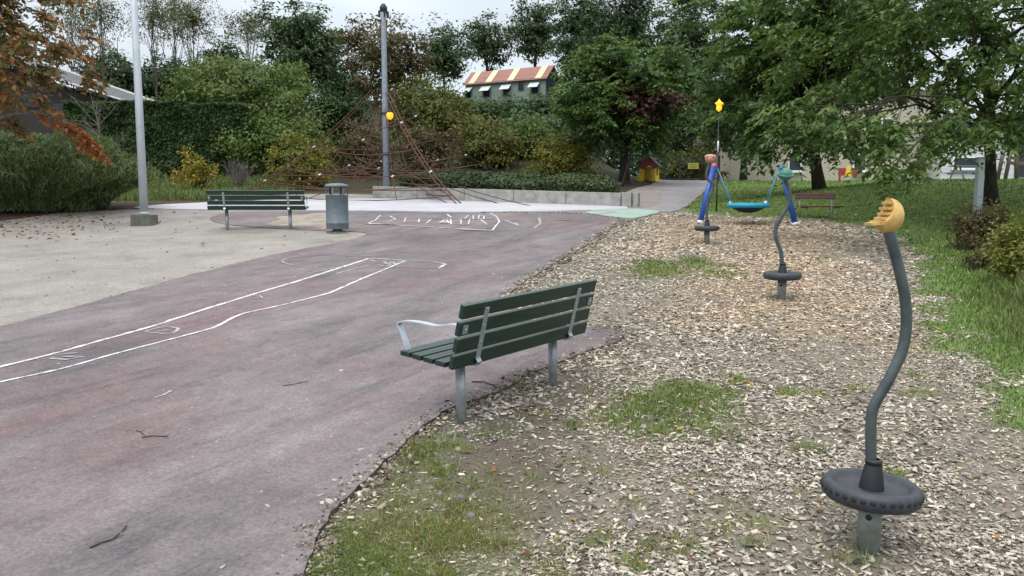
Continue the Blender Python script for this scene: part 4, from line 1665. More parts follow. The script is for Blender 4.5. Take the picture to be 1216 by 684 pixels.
for j, wq in enumerate((.32, .36, .26)):
    m.box((sg.x - O.x, -.073, sg.z - O.z + .07 - .07 * j), (wq, .004, .02))
m.build("sign_text", simple("faded_sign_ink", (.16, .15, .05)), sn)

# ------------------------------------------------------------------ hut on the hill
hl, hr = at(553, 122, 61.0), at(648, 121, 58.0)
c = (hl + hr) / 2
W = math.hypot(hr.x - hl.x, hr.y - hl.y)
root = empty("hillside_hut", (c.x, c.y, hl.z - .6), math.atan2(hr.y - hl.y, hr.x - hl.x))
tag(root, "pale green hut with red and cream striped roof on the hill", "hut")
wall_h = at(600, 96, 59.5).z - (hl.z - .6)
dep = 2.3
m = MB()
m.box((0, dep / 2, wall_h / 2 - .4), (W, dep, wall_h + .8))
m.build("wall", M_HUTG, root)
m = MB()
m.add([(W / 2 + .003, 0, wall_h), (W / 2 + .003, dep, wall_h), (W / 2 + .003, dep * .5, wall_h + .95), (W / 2 - .1, 0, wall_h), (W / 2 - .1, dep, wall_h), (W / 2 - .1, dep * .5, wall_h + .95)],
      [(0, 1, 2), (5, 4, 3), (0, 3, 4, 1), (1, 4, 5, 2), (2, 5, 3, 0)])
m.box((W / 2 + .02, dep / 2, wall_h / 2), (.03, dep, wall_h - .01))
m.build("gable", M_HUTD, root)
ra = math.atan2(.95, dep * .5)
rl = math.hypot(.95, dep * .5) + .25
roof = None
for s in (0, 1):
    m = MB()
    nrow = 8
    for k in range(nrow):
        t0 = -.25 + (rl) * k / nrow
        ya, za = t0 * math.cos(ra), wall_h + t0 * math.sin(ra)
        M = Matrix.Rotation(ra + R(3), 3, 'X')
        cy_ = (t0 + rl / nrow / 2) * math.cos(ra)
        cz_ = wall_h + (t0 + rl / nrow / 2) * math.sin(ra) + .05
        if s: m.box((0, dep - cy_, cz_), (W + .3, rl / nrow + .03, .05), Matrix.Rotation(-ra - R(3), 3, 'X'))
        else: m.box((0, cy_, cz_), (W + .3, rl / nrow + .03, .05), M)
    o = m.build("roof", M_TILE, root)
    if not s: roof = o
for px in (559, 580, 606, 638):
    x_ = (px + 2 - 600.5) / 95 * W
    m = MB()
    tm = rl / 2 - .25
    m.box((x_, tm * math.cos(ra) - .012, wall_h + tm * math.sin(ra) + .105), (.52, rl - .04, .02), Matrix.Rotation(ra, 3, 'X'))
    m.build("roof_panel", M_CREAMP, roof)
for px in (556, 579, 603, 636):
    x_ = (px - 600.5) / 95 * W
    m = MB()
    m.box((x_, -.02, wall_h - .78), (.62, .06, .62))
    win = m.build("window", M_TRIM, root)
    m = MB()
    m.box((x_, -.06, wall_h - .80), (.52, .03, .50))
    m.build("pane", M_GLASSD, win)
    m = MB()
    m.box((x_, -.30, wall_h - .50), (.78, .62, .035), Matrix.Rotation(R(38), 3, 'X'))
    m.build("awning", M_AWN, win)
x_ = (620 - 600.5) / 95 * W
m = MB()
m.box((x_, -.02, wall_h - .45), (.52, .06, .68))
win = m.build("window", M_TRIM, root)
m = MB()
m.box((x_, -.06, wall_h - .45), (.42, .03, .58))
m.build("pane", M_GLASSD, win)
m = MB()
m.box((0, -.10, wall_h - .03), (W + .2, .10, .09))
m.build("gutter", M_TRIM, root)

# ------------------------------------------------------------------ building on the right
YB = 42.0
zb = at(1000, 213, YB).z
x0, x1 = at(868, 200, YB).x, at(1116, 200, YB).x
hb_ = at(900, 108, YB).z - zb
root = empty("cream_building", ((x0 + x1) / 2, YB, zb))
tag(root, "cream rendered building half hidden behind the trees", "building")
m = MB()
m.box((0, 4, hb_ / 2 - .4), (x1 - x0, 8, hb_ + .8))
m.build("wall", M_CREAMW, root)
m = MB()
m.box((0, 3.9, hb_ + .10), (x1 - x0 + .5, 8.6, .2))
m.build("roof", M_WHITEF, root)


def add_window(px0, px1, py0, py1, root, Y, fm=M_WHITEF, blind=False):
    a, b = at(px0, py1, Y), at(px1, py0, Y)
    O = root.location
    cx_, cz_ = (a.x + b.x) / 2 - O.x, (a.z + b.z) / 2 - O.z
    ww, hh = b.x - a.x, b.z - a.z
    m = MB()
    t = .07
    m.box((cx_, -.03, cz_ + hh / 2 - t / 2), (ww, .10, t))
    m.box((cx_, -.03, cz_ - hh / 2 + t / 2), (ww, .10, t))
    for s in (-1, 1): m.box((cx_ + s * (ww / 2 - t / 2), -.03, cz_), (t, .10, hh - 2 * t))
    win = m.build("window", fm, root)
    m = MB()
    m.box((cx_, -.01, cz_), (ww - 2 * t, .05, hh - 2 * t))
    m.build("pane", M_GLASSD, win)
    m = MB()
    m.box((cx_, -.10, cz_ - hh / 2 - .03), (ww + .12, .2, .05))
    m.build("sill", fm, win)


add_window(1012, 1029, 183, 204, root, YB)
add_window(935, 952, 183, 204, root, YB)
add_window(1045, 1062, 140, 165, root, YB)
add_window(905, 922, 130, 155, root, YB)
add_window(975, 992, 140, 165, root, YB)
m = MB()
dx0, dx1 = at(1088, 200, YB).x - root.location.x, at(1100, 200, YB).x - root.location.x
m.box(((dx0 + dx1) / 2, -.03, 1.05), (dx1 - dx0, .08, 2.1))
m.build("door", M_TIMB, root)

xa, xb = at(1117, 200, 40.5).x, at(1400, 200, 40.5).x
zc = at(1150, 213, 40.5).z
ha = at(1150, 150, 40.5).z - zc
root = empty("white_annex", ((xa + xb) / 2, 40.5, zc))
tag(root, "white clad building with a wide dark window behind right tree", "building")
m = MB()
m.box((0, 4, ha / 2 - .3), (xb - xa, 8, ha + .6))
for k in range(9):
    m.box((0, -.008, .25 + ha / 9 * k), (xb - xa + .01, .012, .02))
m.build("wall", M_WHITEW, root)
m = MB()
m.box((0, 3.8, ha + .08), (xb - xa + .6, 8.8, .16))
m.build("roof", M_ROOFG, root)
add_window(1130, 1164, 186, 201, root, 40.5)
add_window(1204, 1226, 165, 212, root, 40.5, M_TRIM)
add_window(1240, 1290, 180, 201, root, 40.5)

# concrete apron before the building
sheet("pavement", [tuple(at(px, 213, Y_)[:2]) for px, Y_ in ((1030, 39.5), (1420, 39.5), (1420, 36.5), (1130, 36.5))], .03, M_PLAZA, .05, .03, .6)

# timber frame
root = empty("timber_frame", (at(1190, 210, 36).x, 36.0, Tz(at(1190, 210, 36).x, 36.0)))
tag(root, "brown timber climbing frame with slanted beams beside white building", "climbing frame")
O = root.location.copy()
hgt = at(1200, 168, 36).z - O.z
for pa, pb in (((1207, 214), (1207, 166)), ((1240, 214), (1240, 166)), ((1193, 213), (1203, 168)), ((1184, 213), (1194, 168))):
    a, b = at(*pa, 36.0) - O, at(*pb, 36.0) - O
    a.z = -.1
    m = MB()
    m.tube([a, b], .085, 8)
    m.build("post", M_TIMB, root)
m = MB()
m.box(((at(1222, 180, 36).x - O.x), .02, hgt * .82), (1.5, .10, .14))
m.box(((at(1222, 180, 36).x - O.x), .02, hgt * .45), (1.5, .10, .14))
m.build("crossbeam", M_TIMB, root)

# picnic table before the annex
c = at(1151, 213, 38.0)
root = empty("picnic_table", (c.x, c.y, Tz(c.x, c.y)))
tag(root, "grey picnic table in front of the wide dark window", "table")
m = MB()
for j in range(4): m.box((0, -.3 + .2 * j, .74), (1.7, .18, .045))
m.build("tabletop", M_TRIM, root)
for s in (-1, 1):
    m = MB()
    m.box((0, s * .72, .45), (1.7, .26, .045))
    m.build("bench_seat", M_TRIM, root)
    m = MB()
    m.tube([(s * .6, -.72, -.05), (s * .6, -.2, .72)], .035, 8)
    m.tube([(s * .6, .72, -.05), (s * .6, .2, .72)], .035, 8)
    m.tube([(s * .6, -.8, .41), (s * .6, .8, .41)], .03, 8)
    m.build("leg", M_TRIM, root)

# red and yellow play panel
c = at(1006.5, 212, 36.0)
root = empty("play_panel", (c.x, c.y, Tz(c.x, c.y)))
tag(root, "red play panel with a yellow middle at the foot of the cream wall", "play panel")
m = MB()
zc = at(1006, 204, 36).z - root.location.z
m.box((0, 0, zc), (.86, .06, .34))
for s in (-1, 1): m.box((s * .36, .0, zc / 2 - .1), (.08, .07, zc))
m.build("board", M_REDP, root, .01)
m = MB()
m.box((0, -.05, zc + .02), (.30, .05, .46), None, .6)
m.build("centre_piece", M_YEL, root, .01)

# ------------------------------------------------------------------ building on the left
root = empty("brown_building", (at(70, 130, 44).x, 44, at(70, 140, 44).z - 1.5))
tag(root, "dark brown building with sloping grey roof behind the left hedge", "building")
O = root.location.copy()
m = MB()
wa, wb = at(-140, 100, 44).x - O.x, at(158, 100, 44).x - O.x
tz = lambda px: at(px, 77 + .324 * px, 44).z - O.z
m.add([(wa, 0, -2), (wb, 0, -2), (wb, 0, tz(158) - .1), (wa, 0, tz(-140) - .1), (wa, 5, -2), (wb, 5, -2), (wb, 5, tz(158) - .1), (wa, 5, tz(-140) - .1)],
      [(0, 1, 2, 3), (5, 4, 7, 6), (1, 5, 6, 2), (4, 0, 3, 7), (3, 2, 6, 7)])
m.build("wall", M_BROWNW, root)
p0, p1 = at(-150, 22, 43.3) - O, at(204, 137, 43.3) - O
p2, p3 = at(211, 130.5, 50.0) - O, at(-110, 19, 50.0) - O
m = MB()
dn = Vector((0, 0, -.12))
m.add([p0, p1, p2, p3, p0 + dn, p1 + dn, p2 + dn, p3 + dn], [(0, 1, 2, 3), (7, 6, 5, 4), (0, 4, 5, 1), (1, 5, 6, 2), (2, 6, 7, 3), (3, 7, 4, 0)])
rf = m.build("roof", M_ROOFG, root)
m = MB()
m.strip([p0 + Vector((0, -.04, -.03)), p1 + Vector((0, -.04, -.03))], (0, 1, .0), .05, .075)
m.strip([p3 + Vector((0, 0, .05)), p2 + Vector((0, 0, .05))], (0, 1, 0), .12, .10)
m.build("fascia", M_WHITEF, rf)
m = MB()
for px in (40, 75, 105):
    x_ = at(px, 115, 44).x - O.x
    m.box((x_, -.03, tz(px) - 1.35), (1.1, .06, .7))
m.build("window", M_GLASSD, root)


# ------------------------------------------------------------------ trees and shrubs
def rdir(n):
    v = RNG.normal(0, 1, (n, 3))
    return v / np.linalg.norm(v, axis=1, keepdims=True)


def clusters(center, radii, n, bias=.55, lump=.35, cut=None, seed=0.0):
    """cluster centres spread through an uneven ellipsoid"""
    out = np.zeros((0, 3))
    while len(out) < n:
        d = rdir(n * 2)
        r = RNG.random(len(d)) ** bias
        k = 1 - lump + 2 * lump * fbm(d[:, 0] * 1.3 + d[:, 2] * .7, d[:, 1] * 1.3 - d[:, 2] * .9, 1.6, 3, seed)
        p = d * (r * k)[:, None] * np.array(radii) + np.array(center)
        if cut is not None: p = p[cut(p)]
        out = np.vstack([out, p])
    return out[:n]


def crown_leaves(C, center, per, cr, leaf, asp, flat=.6, up=.7, droop=.4, outw=.5):
    n = len(C) * per
    ci = np.repeat(np.arange(len(C)), per)
    size = RNG.uniform(.6, 1.35, len(C))[ci]
    g = RNG.normal(0, 1, (n, 3)) * (cr * size)[:, None] * np.array((1, 1, flat)) * .6
    P = C[ci] + g
    o = (P - np.array(center))
    o = o / np.maximum(np.linalg.norm(o, axis=1, keepdims=True), 1e-3)
    nrm = RNG.normal(0, .55, (n, 3)) + np.array((0, 0, up)) + o * outw
    ax = RNG.normal(0, .7, (n, 3)) + o * .6 + np.array((0, 0, -droop))
    L = leaf * RNG.uniform(.6, 1.3, n)
    return leaves(P, nrm, ax, L, asp)


def spray_leaves(C, center, per, cr, leaf, asp, twigs=6, droop=.5, up=.8):
    """leaves set along drooping twigs that fan outwards from each bough end"""
    k = max(3, per // twigs)
    C2 = np.repeat(C, twigs, 0)
    n = len(C2)
    o = C2 - np.array(center)
    o[:, 2] *= .35
    o /= np.maximum(np.linalg.norm(o, axis=1, keepdims=True), 1e-3)
    d = o * .75 + RNG.normal(0, .62, (n, 3)) * np.array((1, 1, .38)) + np.array((0, 0, -.10))
    d /= np.linalg.norm(d, axis=1, keepdims=True)
    ln = cr * RNG.uniform(.7, 1.9, n)
    st = C2 + RNG.normal(0, .16, (n, 3)) * cr - d * (ln * .35)[:, None]
    t = np.tile(np.linspace(.08, 1, k), n) + RNG.normal(0, .03, n * k)
    i = np.repeat(np.arange(n), k)
    P = st[i] + d[i] * (ln[i] * t)[:, None]
    P[:, 2] -= droop * .42 * ln[i] * t * t
    sd = np.cross(d, np.array((0, 0, 1.0)))
    sd /= np.maximum(np.linalg.norm(sd, axis=1, keepdims=True), 1e-3)
    sgn = np.where(np.arange(n * k) % 2, 1.0, -1.0)[:, None]
    ax = d[i] * .75 + sd[i] * sgn * .75 + RNG.normal(0, .25, (n * k, 3)) + np.array((0, 0, -droop * .75))
    L = leaf * RNG.uniform(.65, 1.3, n * k)
    P = P + ax / np.linalg.norm(ax, axis=1, keepdims=True) * (L * .45)[:, None]
    nrm = np.array((0, 0, up)) + RNG.normal(0, .42, (n * k, 3)) + d[i] * .25
    return leaves(P, nrm, ax, L, asp)


def limb(m, a, b, r0, r1, n=6, sides=6, bow=.15):
    a, b = Vector(a), Vector(b)
    L = (b - a).length
    j = Vector((random.gauss(0, .07), random.gauss(0, .07), bow)) * L
    pts = [a + (b - a) * t + j * (4 * t * (1 - t)) * .5 + Vector((random.gauss(0, .012), random.gauss(0, .012), random.gauss(0, .012))) * L * (0 < t < 1) for t in np.linspace(0, 1, n)]
    m.tube(pts, [r0 + (r1 - r0) * t for t in np.linspace(0, 1, n)], sides, False)
    return pts


def make_tree(name, label, cat, loc, hgt, center, radii, leafmat, barkmat, n_clu, per, cr, leaf, asp=.5, trunk_r=.14, flat=.6, up=.7, droop=.4,
              lump=.35, bias=.55, n_limb=7, fork=.35, group=None, twigs=True, cut=None, lean=(0, 0), seed=0.0, stems=1, crown_name="crown", spray=0):
    root = empty(name, loc)
    tag(root, label, cat, group)
    C = clusters(center, radii, n_clu, bias, lump, cut, seed)
    v, f = spray_leaves(C, center, per, cr, leaf, asp, spray, droop) if spray else crown_leaves(C, center, per, cr, leaf, asp, flat, up, droop)
    np_mesh(crown_name, v, f, leafmat, root)
    m = MB()
    ends = []
    ctr = Vector(center)
    for s in range(stems):
        dx = Vector((random.gauss(0, .25), random.gauss(0, .25), 0)) * (stems > 1)
        a = dx * .5 + Vector((0, 0, -.15))
        top = Vector((ctr.x + dx.x * 3, ctr.y + dx.y * 3, hgt * .86))
        n = 9
        wob = trunk_r * .9
        pts = [a + (top - a) * t + Vector((lean[0], lean[1], 0)) * math.sin(t * 3) + Vector((random.gauss(0, wob), random.gauss(0, wob), 0)) * (t > .3) * .5 for t in np.linspace(0, 1, n)]
        rr = [trunk_r * (1.25 if i == 0 else 1) * (1 - .82 * (i / (n - 1)) ** .9) for i in range(n)]
        m.tube(pts, rr, 12, True)
        m.tube([a + Vector((0, 0, -.05)), a + Vector((0, 0, .25))], [trunk_r * 1.6, trunk_r * 1.1], 12, False)
        for i in range(2, n): ends.append((pts[i], rr[i] * .6))
        # main limbs
        for k in range(n_limb):
            t = fork + (.85 - fork) * (k + .5) / n_limb
            i = min(n - 2, int(t * (n - 1)))
            p = pts[i].lerp(pts[i + 1], t * (n - 1) - i)
            far = C[RNG.integers(0, len(C))] * .75 + np.array(center) * .25
            q = limb(m, p, far, rr[i] * .55, rr[i] * .14, 7, 7)
            ends += [(q[j], rr[i] * .25) for j in (3, 5, 6)]
    if twigs:
        E = [np.array(e_[0]) for e_ in ends[3:]]        # boughs fork from limbs and from one another, inside to outside
        RR = [e_[1] for e_ in ends[3:]]
        use = [0] * len(E)
        axis = np.array((0, 0, hgt * .45))
        for c_ in sorted(C, key=lambda p: np.linalg.norm((p - axis) * (1, 1, .6))):
            dd = np.linalg.norm(np.array(E) - c_, axis=1) + .6 * np.maximum(np.array(E)[:, 2] - c_[2], 0) + .5 * np.array(use)
            j = int(np.argmin(dd))
            use[j] += 1
            r0 = max(.006, min(RR[j], trunk_r * .15))
            limb(m, E[j], c_, r0, .004 + leaf * .02, 5, 5, .1)
            E.append(np.array(c_)); RR.append(max(.006, r0 * .6)); use.append(0)
    m.build("trunk", barkmat, root)
    return root


def px_tree(name, label, px0, px1, pyt, pyb, Y, leafmat, barkmat, n_clu, per, cr, leaf, asp=.5, base_px=None, crown_bottom=None, cat="tree", **kw):
    """tree whose crown spans a patch of the photograph at depth Y"""
    pc = base_px if base_px is not None else (px0 + px1) / 2
    X0 = at(pc, 200, Y).x
    z0 = Tz(X0, Y)
    xl, xr = at(px0, 200, Y).x - X0, at(px1, 200, Y).x - X0
    zt = at(pc, pyt, Y).z - z0
    zbm = at(pc, crown_bottom if crown_bottom is not None else pyb, Y).z - z0
    zbm = max(zbm, .05)
    center = ((xl + xr) / 2, 0, (zt + zbm) / 2)
    radii = ((xr - xl) / 2, kw.pop('ry', (xr - xl) / 2 * .85), (zt - zbm) / 2)
    return make_tree(name, label, cat, (X0, Y, z0), zt, center, radii, leafmat, barkmat, n_clu, per, cr, leaf, asp, **kw)


# --- right foreground tree: long low boughs reaching towards the camera
g = G(1178, 243)
X0, Y0, z0 = g.x, g.y, g.z
zt = at(1150, -110, Y0).z - z0
zlo = at(1050, 178, Y0 - 1.5).z - z0
make_tree("leafy_tree", "leafy green tree at the right whose low boughs hang over the mound", "tree", (X0, Y0, z0), zt,
          (-.9, -.6, (zt + zlo) / 2), (5.2, 4.6, (zt - zlo) / 2 * 1.0), L_CHERRY, M_BARKD, 330, 120, .50, .155, .42, trunk_r=.15, flat=.42, up=.75, droop=.75,
          lump=.42, bias=.45, n_limb=16, fork=.30, seed=3.0, spray=9)
rt = bpy.data.objects["leafy_tree"]
low = [(925, 148, 14.5), (938, 158, 14.5), (950, 165, 14.6), (962, 148, 14.8), (975, 158, 14.8), (985, 160, 15), (1000, 152, 14.4), (1014, 160, 14.2), (1030, 158, 14), (1040, 190, 13.4),
       (1050, 200, 13.2), (1058, 207, 13.1), (1046, 178, 13.5), (1070, 172, 14), (1080, 190, 14.2), (1088, 200, 14.6), (1095, 170, 14.5), (1110, 178, 15), (1125, 165, 15.2), (1140, 170, 15.6),
       (1150, 156, 15.5), (1165, 150, 15), (1190, 152, 15.4), (1210, 150, 15.5), (1225, 160, 16), (915, 130, 15), (935, 128, 14.8), (955, 120, 14.5), (985, 132, 14.2), (1010, 140, 14), (1060, 150, 14), (1035, 140, 13.8),
       (1090, 145, 14.4), (1115, 150, 14.6), (1140, 140, 15),
       (1128, 120, 15.5), (1150, 128, 16), (1172, 135, 16), (1195, 130, 16), (1215, 132, 16.2), (1180, 150, 17.5), (1205, 155, 18), (1160, 160, 17.5), (1225, 145, 17), (1140, 155, 16.8), (1120, 165, 16.5), (1210, 115, 16)]
C = np.array([np.array(at(*q)) - np.array(rt.location) for q in low])
v, f = spray_leaves(C, (0, 0, 3), 84, .44, .155, .42, 7, .9)
np_mesh("low_bough_leaves", v, f, L_CHERRY, rt)
m = MB()
fork_ = Vector((0, 0, 1.75))
for ends_ in ((10, 8, 11), (5, 3, 2), (1, 26, 25), (0, 27, 28), (14, 13, 15), (19, 20, 18), (22, 21, 24), (29, 31, 7)):
    q = limb(m, fork_, C[ends_[0]], .036, .009, 9, 7, .16)
    limb(m, q[6], C[ends_[1]], .016, .005, 6, 5, .1)
    limb(m, q[7], C[ends_[2]], .013, .005, 6, 5, .05)
for k, c_ in enumerate(C):
    j = int(np.argsort(np.linalg.norm(C - c_, axis=1))[1])
    limb(m, C[j], c_, .007, .004, 4, 4, .0)
m.build("low_bough", M_BARKD, rt)
# --- middle tree
px_tree("dense_tree", "dense dark green tree behind the red-brown wooden bench", 812, 1050, -70, 230, 24.5, L_MID, M_BARKD, 300, 110, .62, .20, .5, base_px=975,
        crown_bottom=196, trunk_r=.19, flat=.5, up=.7, droop=.6, lump=.4, n_limb=12, fork=.28, seed=1.0, spray=9)
# --- tree by the path
px_tree("spreading_tree", "spreading dark green tree shading the path beside the playhouse", 652, 822, 42, 222, 32.5, L_MID, M_BARKD, 260, 100, .62, .21, .5, base_px=742,
        crown_bottom=174, trunk_r=.22, flat=.45, up=.75, droop=.5, lump=.35, n_limb=10, fork=.25, seed=2.0, spray=8)
px_tree("copper_tree", "small copper-red tree under the spreading tree near the playhouse", 722, 806, 102, 218, 31.2, L_RED, M_BARKD, 70, 70, .45, .17, .5, base_px=738,
        crown_bottom=142, trunk_r=.06, flat=.45, lump=.3, n_limb=5, fork=.4, seed=4.0, spray=7)
# --- autumn maple at left, trunk outside the frame
Xm, Ym = at(-75, 250, 17.5).x, 17.5
make_tree("autumn_maple", "orange and rust leaved maple hanging in at the left edge", "tree", (Xm, Ym, Tz(Xm, Ym)), 6.8, (.25, 0, 4.3), (3.5, 2.8, 2.3), L_ORANGE, M_BARKG,
          190, 90, .42, .145, .55, trunk_r=.13, flat=.45, up=.7, droop=.7, lump=.45, bias=.5, n_limb=12, fork=.3, seed=5.0, spray=8)
mroot = bpy.data.objects["autumn_maple"]
# low orange bough over the juniper
C = np.array([np.array(at(px, py, 17.0)) - np.array(mroot.location) for px, py in
              [(60, 136), (72, 142), (84, 148), (95, 156), (105, 164), (112, 172), (96, 168), (45, 133), (116, 180), (104, 176), (82, 156)]])
v, f = spray_leaves(C, (0, 0, 3), 30, .28, .15, .55, 5, .9)
np_mesh("low_bough_leaves", v, f, foliage("rust_leaves", [(.16, .075, .02), (.30, .11, .03), (.36, .17, .05)], .35, .5, 1.0, (.30, .09, .03)), mroot)
m = MB()
limb(m, (0, 0, 1.9), C[0], .05, .02, 7, 7, .1)
limb(m, C[0], C[6], .02, .008, 6, 6, .1)
limb(m, C[6], C[8], .01, .004, 5, 5, .0)
m.build("low_bough", M_BARKG, mroot)


def shrub(name, label, px0, px1, pyt, pyb, Y, mat, n_clu, per, cr, leaf, asp=.5, cat="shrub", group=None, flat=.8, up=.5, droop=.2, lump=.3, stems=4, ry=None, seed=0.0, bark_=None):
    xc = (at(px0, 200, Y).x + at(px1, 200, Y).x) / 2
    z0 = Tz(xc, Y)
    rx = (at(px1, 200, Y).x - at(px0, 200, Y).x) / 2
    h = max(.3, at((px0 + px1) / 2, pyt, Y).z - z0)
    ry = ry or rx * .75
    root = empty(name, (xc, Y, z0))
    tag(root, label, cat, group)
    center = (0, 0, h * .42)
    C = clusters(center, (rx, ry, h * .62), n_clu, .5, lump, lambda p: p[:, 2] > .04 * h, seed)
    v, f = crown_leaves(C, (0, 0, h * .2), per, cr, leaf, asp, flat, up, droop)
    np_mesh("foliage", v, f, mat, root)
    m = MB()
    for k in range(stems):
        c_ = C[RNG.integers(0, len(C))]
        limb(m, (c_[0] * .15, c_[1] * .15, -.05), c_, .02 + .006 * h, .008, 7, 6, .1)
    m.build("stem", bark_ or M_BARKD, root)
    return root


# juniper: feathery sprays
def feather(name, label, px0, px1, pyt, pyb, Y, mat, n, leaf, ry):
    xc = (at(px0, 200, Y).x + at(px1, 200, Y).x) / 2
    z0 = Tz(xc, Y)
    rx = (at(px1, 200, Y).x - at(px0, 200, Y).x) / 2
    h = at((px0 + px1) / 2, pyt, Y).z - z0
    root = empty(name, (xc, Y, z0))
    tag(root, label, "shrub")
    d = rdir(n * 2)
    d = d[d[:, 2] > -.55][:n]
    lumpn = fbm(d[:, 0] * 3.4 + d[:, 2], d[:, 1] * 2.2 - d[:, 2] * 1.5, 1.7, 4, 7.7)
    r = (.60 + .75 * lumpn) * (1 - .32 * RNG.random(len(d)) ** 2)
    P = d * r[:, None] * np.array((rx, ry, h * .72)) + np.array((0, 0, h * .30))
    uc = .60 + .40 * sst(.05 * h, .55 * h, P[:, 2])
    P[:, :2] *= uc[:, None]
    P = P[P[:, 2] > .02]
    d = P / np.linalg.norm(P, axis=1, keepdims=True)
    ax = d * .7 + np.array((0, 0, .55)) + RNG.normal(0, .35, P.shape)
    nr = RNG.normal(0, 1, P.shape) + d * .6
    v, f = leaves(P, nr, ax, leaf * RNG.uniform(.5, 1.4, len(P)), .16)
    np_mesh("foliage", v, f, mat, root)
    m = MB()
    for k in range(14):
        a = random.uniform(0, 6.3)
        limb(m, (.2 * math.cos(a), .2 * math.sin(a), -.05), (rx * .7 * math.cos(a), ry * .7 * math.sin(a), h * random.uniform(.3, .65)), .05, .012, 7, 6, .05)
    m.build("stem", M_BARKD, root)


feather("juniper", "large feathery grey-green juniper mass at the left of the sand", -150, 184, 160, 245, 21.5, L_JUNI, 150000, .155, 2.0)

# clipped hedge
hA, hB = at(86, 124, 34), at(300, 130, 34)
root = empty("clipped_hedge", ((hA.x + hB.x) / 2, 34.0, Tz((hA.x + hB.x) / 2, 34.0)))
tag(root, "tall dark green clipped hedge in front of the brown building", "hedge")
hh = hA.z - root.location.z
Lh = hB.x - hA.x
n = 34000
side = RNG.random(n)
P = np.stack([RNG.uniform(-Lh / 2, Lh / 2, n), RNG.uniform(-.8, .8, n), RNG.uniform(.0, hh, n)], 1)
P[side < .62, 1] = -.8 + np.abs(RNG.normal(0, .09, (side < .62).sum()))
P[(side >= .62) & (side < .85), 2] = hh - np.abs(RNG.normal(0, .09, ((side >= .62) & (side < .85)).sum()))
P[:, 1] += .45 * (fbm(P[:, 0], P[:, 2], 1.3, 3) - .5)
P[:, 2] += .40 * (fbm(P[:, 0], P[:, 1], .9, 4, 4.0) - .5) * (P[:, 2] > hh * .6)
nr = RNG.normal(0, .6, (n, 3)) + np.array((0, -.6, .4))
v, f = leaves(P, nr, RNG.normal(0, .5, (n, 3)) + np.array((0, -.2, .7)), RNG.uniform(.10, .24, n), .5)
np_mesh("foliage", v, f, L_HEDGE, root)
m = MB()
for k in range(12):
    x_ = -Lh / 2 + Lh * (k + .5) / 12
    limb(m, (x_, 0, -.1), (x_ + random.gauss(0, .2), 0, hh * .8), .05, .015, 6, 6, 0)
m.build("stem", M_BARKD, root)

c = at(112, 236, 29.0)
root = empty("bare_sapling", (c.x, c.y, Tz(c.x, c.y)))
tag(root, "bare twiggy sapling in front of the clipped hedge beside orange leaves", "sapling")
m = MB()
q0 = limb(m, (0, 0, -.1), (.3, 0, 3.2), .05, .012, 9, 7, .02)
for k in range(26):
    b_ = q0[random.randint(2, 7)]
    q = limb(m, b_, b_ + Vector((random.gauss(0, .8), random.gauss(0, .5), random.uniform(.2, 1.1))), .014, .004, 6, 4, .05)
    for j in (2, 3, 4, 5):
        limb(m, q[j], q[j] + Vector((random.gauss(0, .3), random.gauss(0, .2), random.uniform(.05, .4))), .006, .0025, 4, 4, 0)
m.build("branches", M_TWIGG, root)

# shrubs between the hedge and the hut, from left to right
shrub("yellow_bush", "small bright yellow bush before the clipped hedge", 210, 254, 181, 228, 28.5, L_YELLOW, 34, 34, .22, .13, .55, lump=.48, stems=6)
# bare twiggy bush
c = G(283, 226)
root = empty("bare_bush", c)
tag(root, "leafless grey twiggy bush right of the yellow bush", "shrub")
m = MB()
for k in range(46):
    a, s_ = random.uniform(0, 6.3), random.uniform(.2, .85)
    e1 = Vector((math.cos(a) * s_ * .8, math.sin(a) * s_ * .6, random.uniform(.7, 1.25)))
    q = limb(m, (.05 * math.cos(a), .05 * math.sin(a), -.03), e1, .013, .004, 6, 4, .0)
    for j in (2, 3, 4):
        limb(m, q[j], q[j] + Vector((random.gauss(0, .22), random.gauss(0, .15), random.uniform(.1, .4))), .005, .002, 4, 4, 0)
m.build("branches", M_TWIGG, root)

px_tree("broad_shrub_tree", "broad yellow-green shrubby tree behind the far bench", 196, 388, 66, 225, 39.0, L_GREEN, M_BARKG, 240, 95, .58, .21, .5, crown_bottom=200,
        trunk_r=.09, stems=3, n_limb=6, fork=.15, lump=.35, flat=.6, seed=6.0)
shrub("leafy_shrub", "large leafy shrub between the clipped hedge and golden shrub", 262, 392, 132, 226, 34.0, L_GREEN, 130, 80, .42, .17, .5, lump=.48, stems=8, seed=0.7)
shrub("golden_shrub", "yellow-green shrub between the far bench and litter bin", 322, 398, 166, 226, 30.0, L_YG, 70, 50, .28, .15, .5, lump=.48, stems=7, seed=1.1)
shrub("dark_conifer", "dark blue-green bush left of the climbing net mast", 362, 436, 100, 218, 37.0, L_HEDGE, 110, 90, .42, .18, .45, lump=.48, stems=4, seed=2.1)
px_tree("ash_tree", "tall dark ash rising alone into the sky behind the shrubs", 306, 416, 2, 120, 53.0, L_ASH, M_BARKD, 170, 80, .62, .30, .45, crown_bottom=112, trunk_r=.2, lump=.45,
        flat=.5, n_limb=10, seed=7.0)
px_tree("brown_tree", "thin brown-tinged tree behind the top of the mast", 404, 520, 18, 165, 50.0, L_BROWNO, M_BARKG, 150, 60, .62, .26, .5, crown_bottom=150, trunk_r=.14, lump=.4, flat=.6,
        n_limb=10, seed=8.0)
shrub("rusty_thicket", "rusty brown thicket inside the climbing net left of mast", 394, 470, 150, 224, 33.5, L_BROWNO, 80, 50, .34, .16, .5, lump=.48, stems=12, seed=3.1, bark_=M_TWIGG)
shrub("olive_thicket", "tall olive-brown thicket right behind the net mast", 456, 566, 106, 226, 39.0, L_OLIVE, 150, 75, .48, .2, .5, lump=.48, stems=8, seed=4.1)
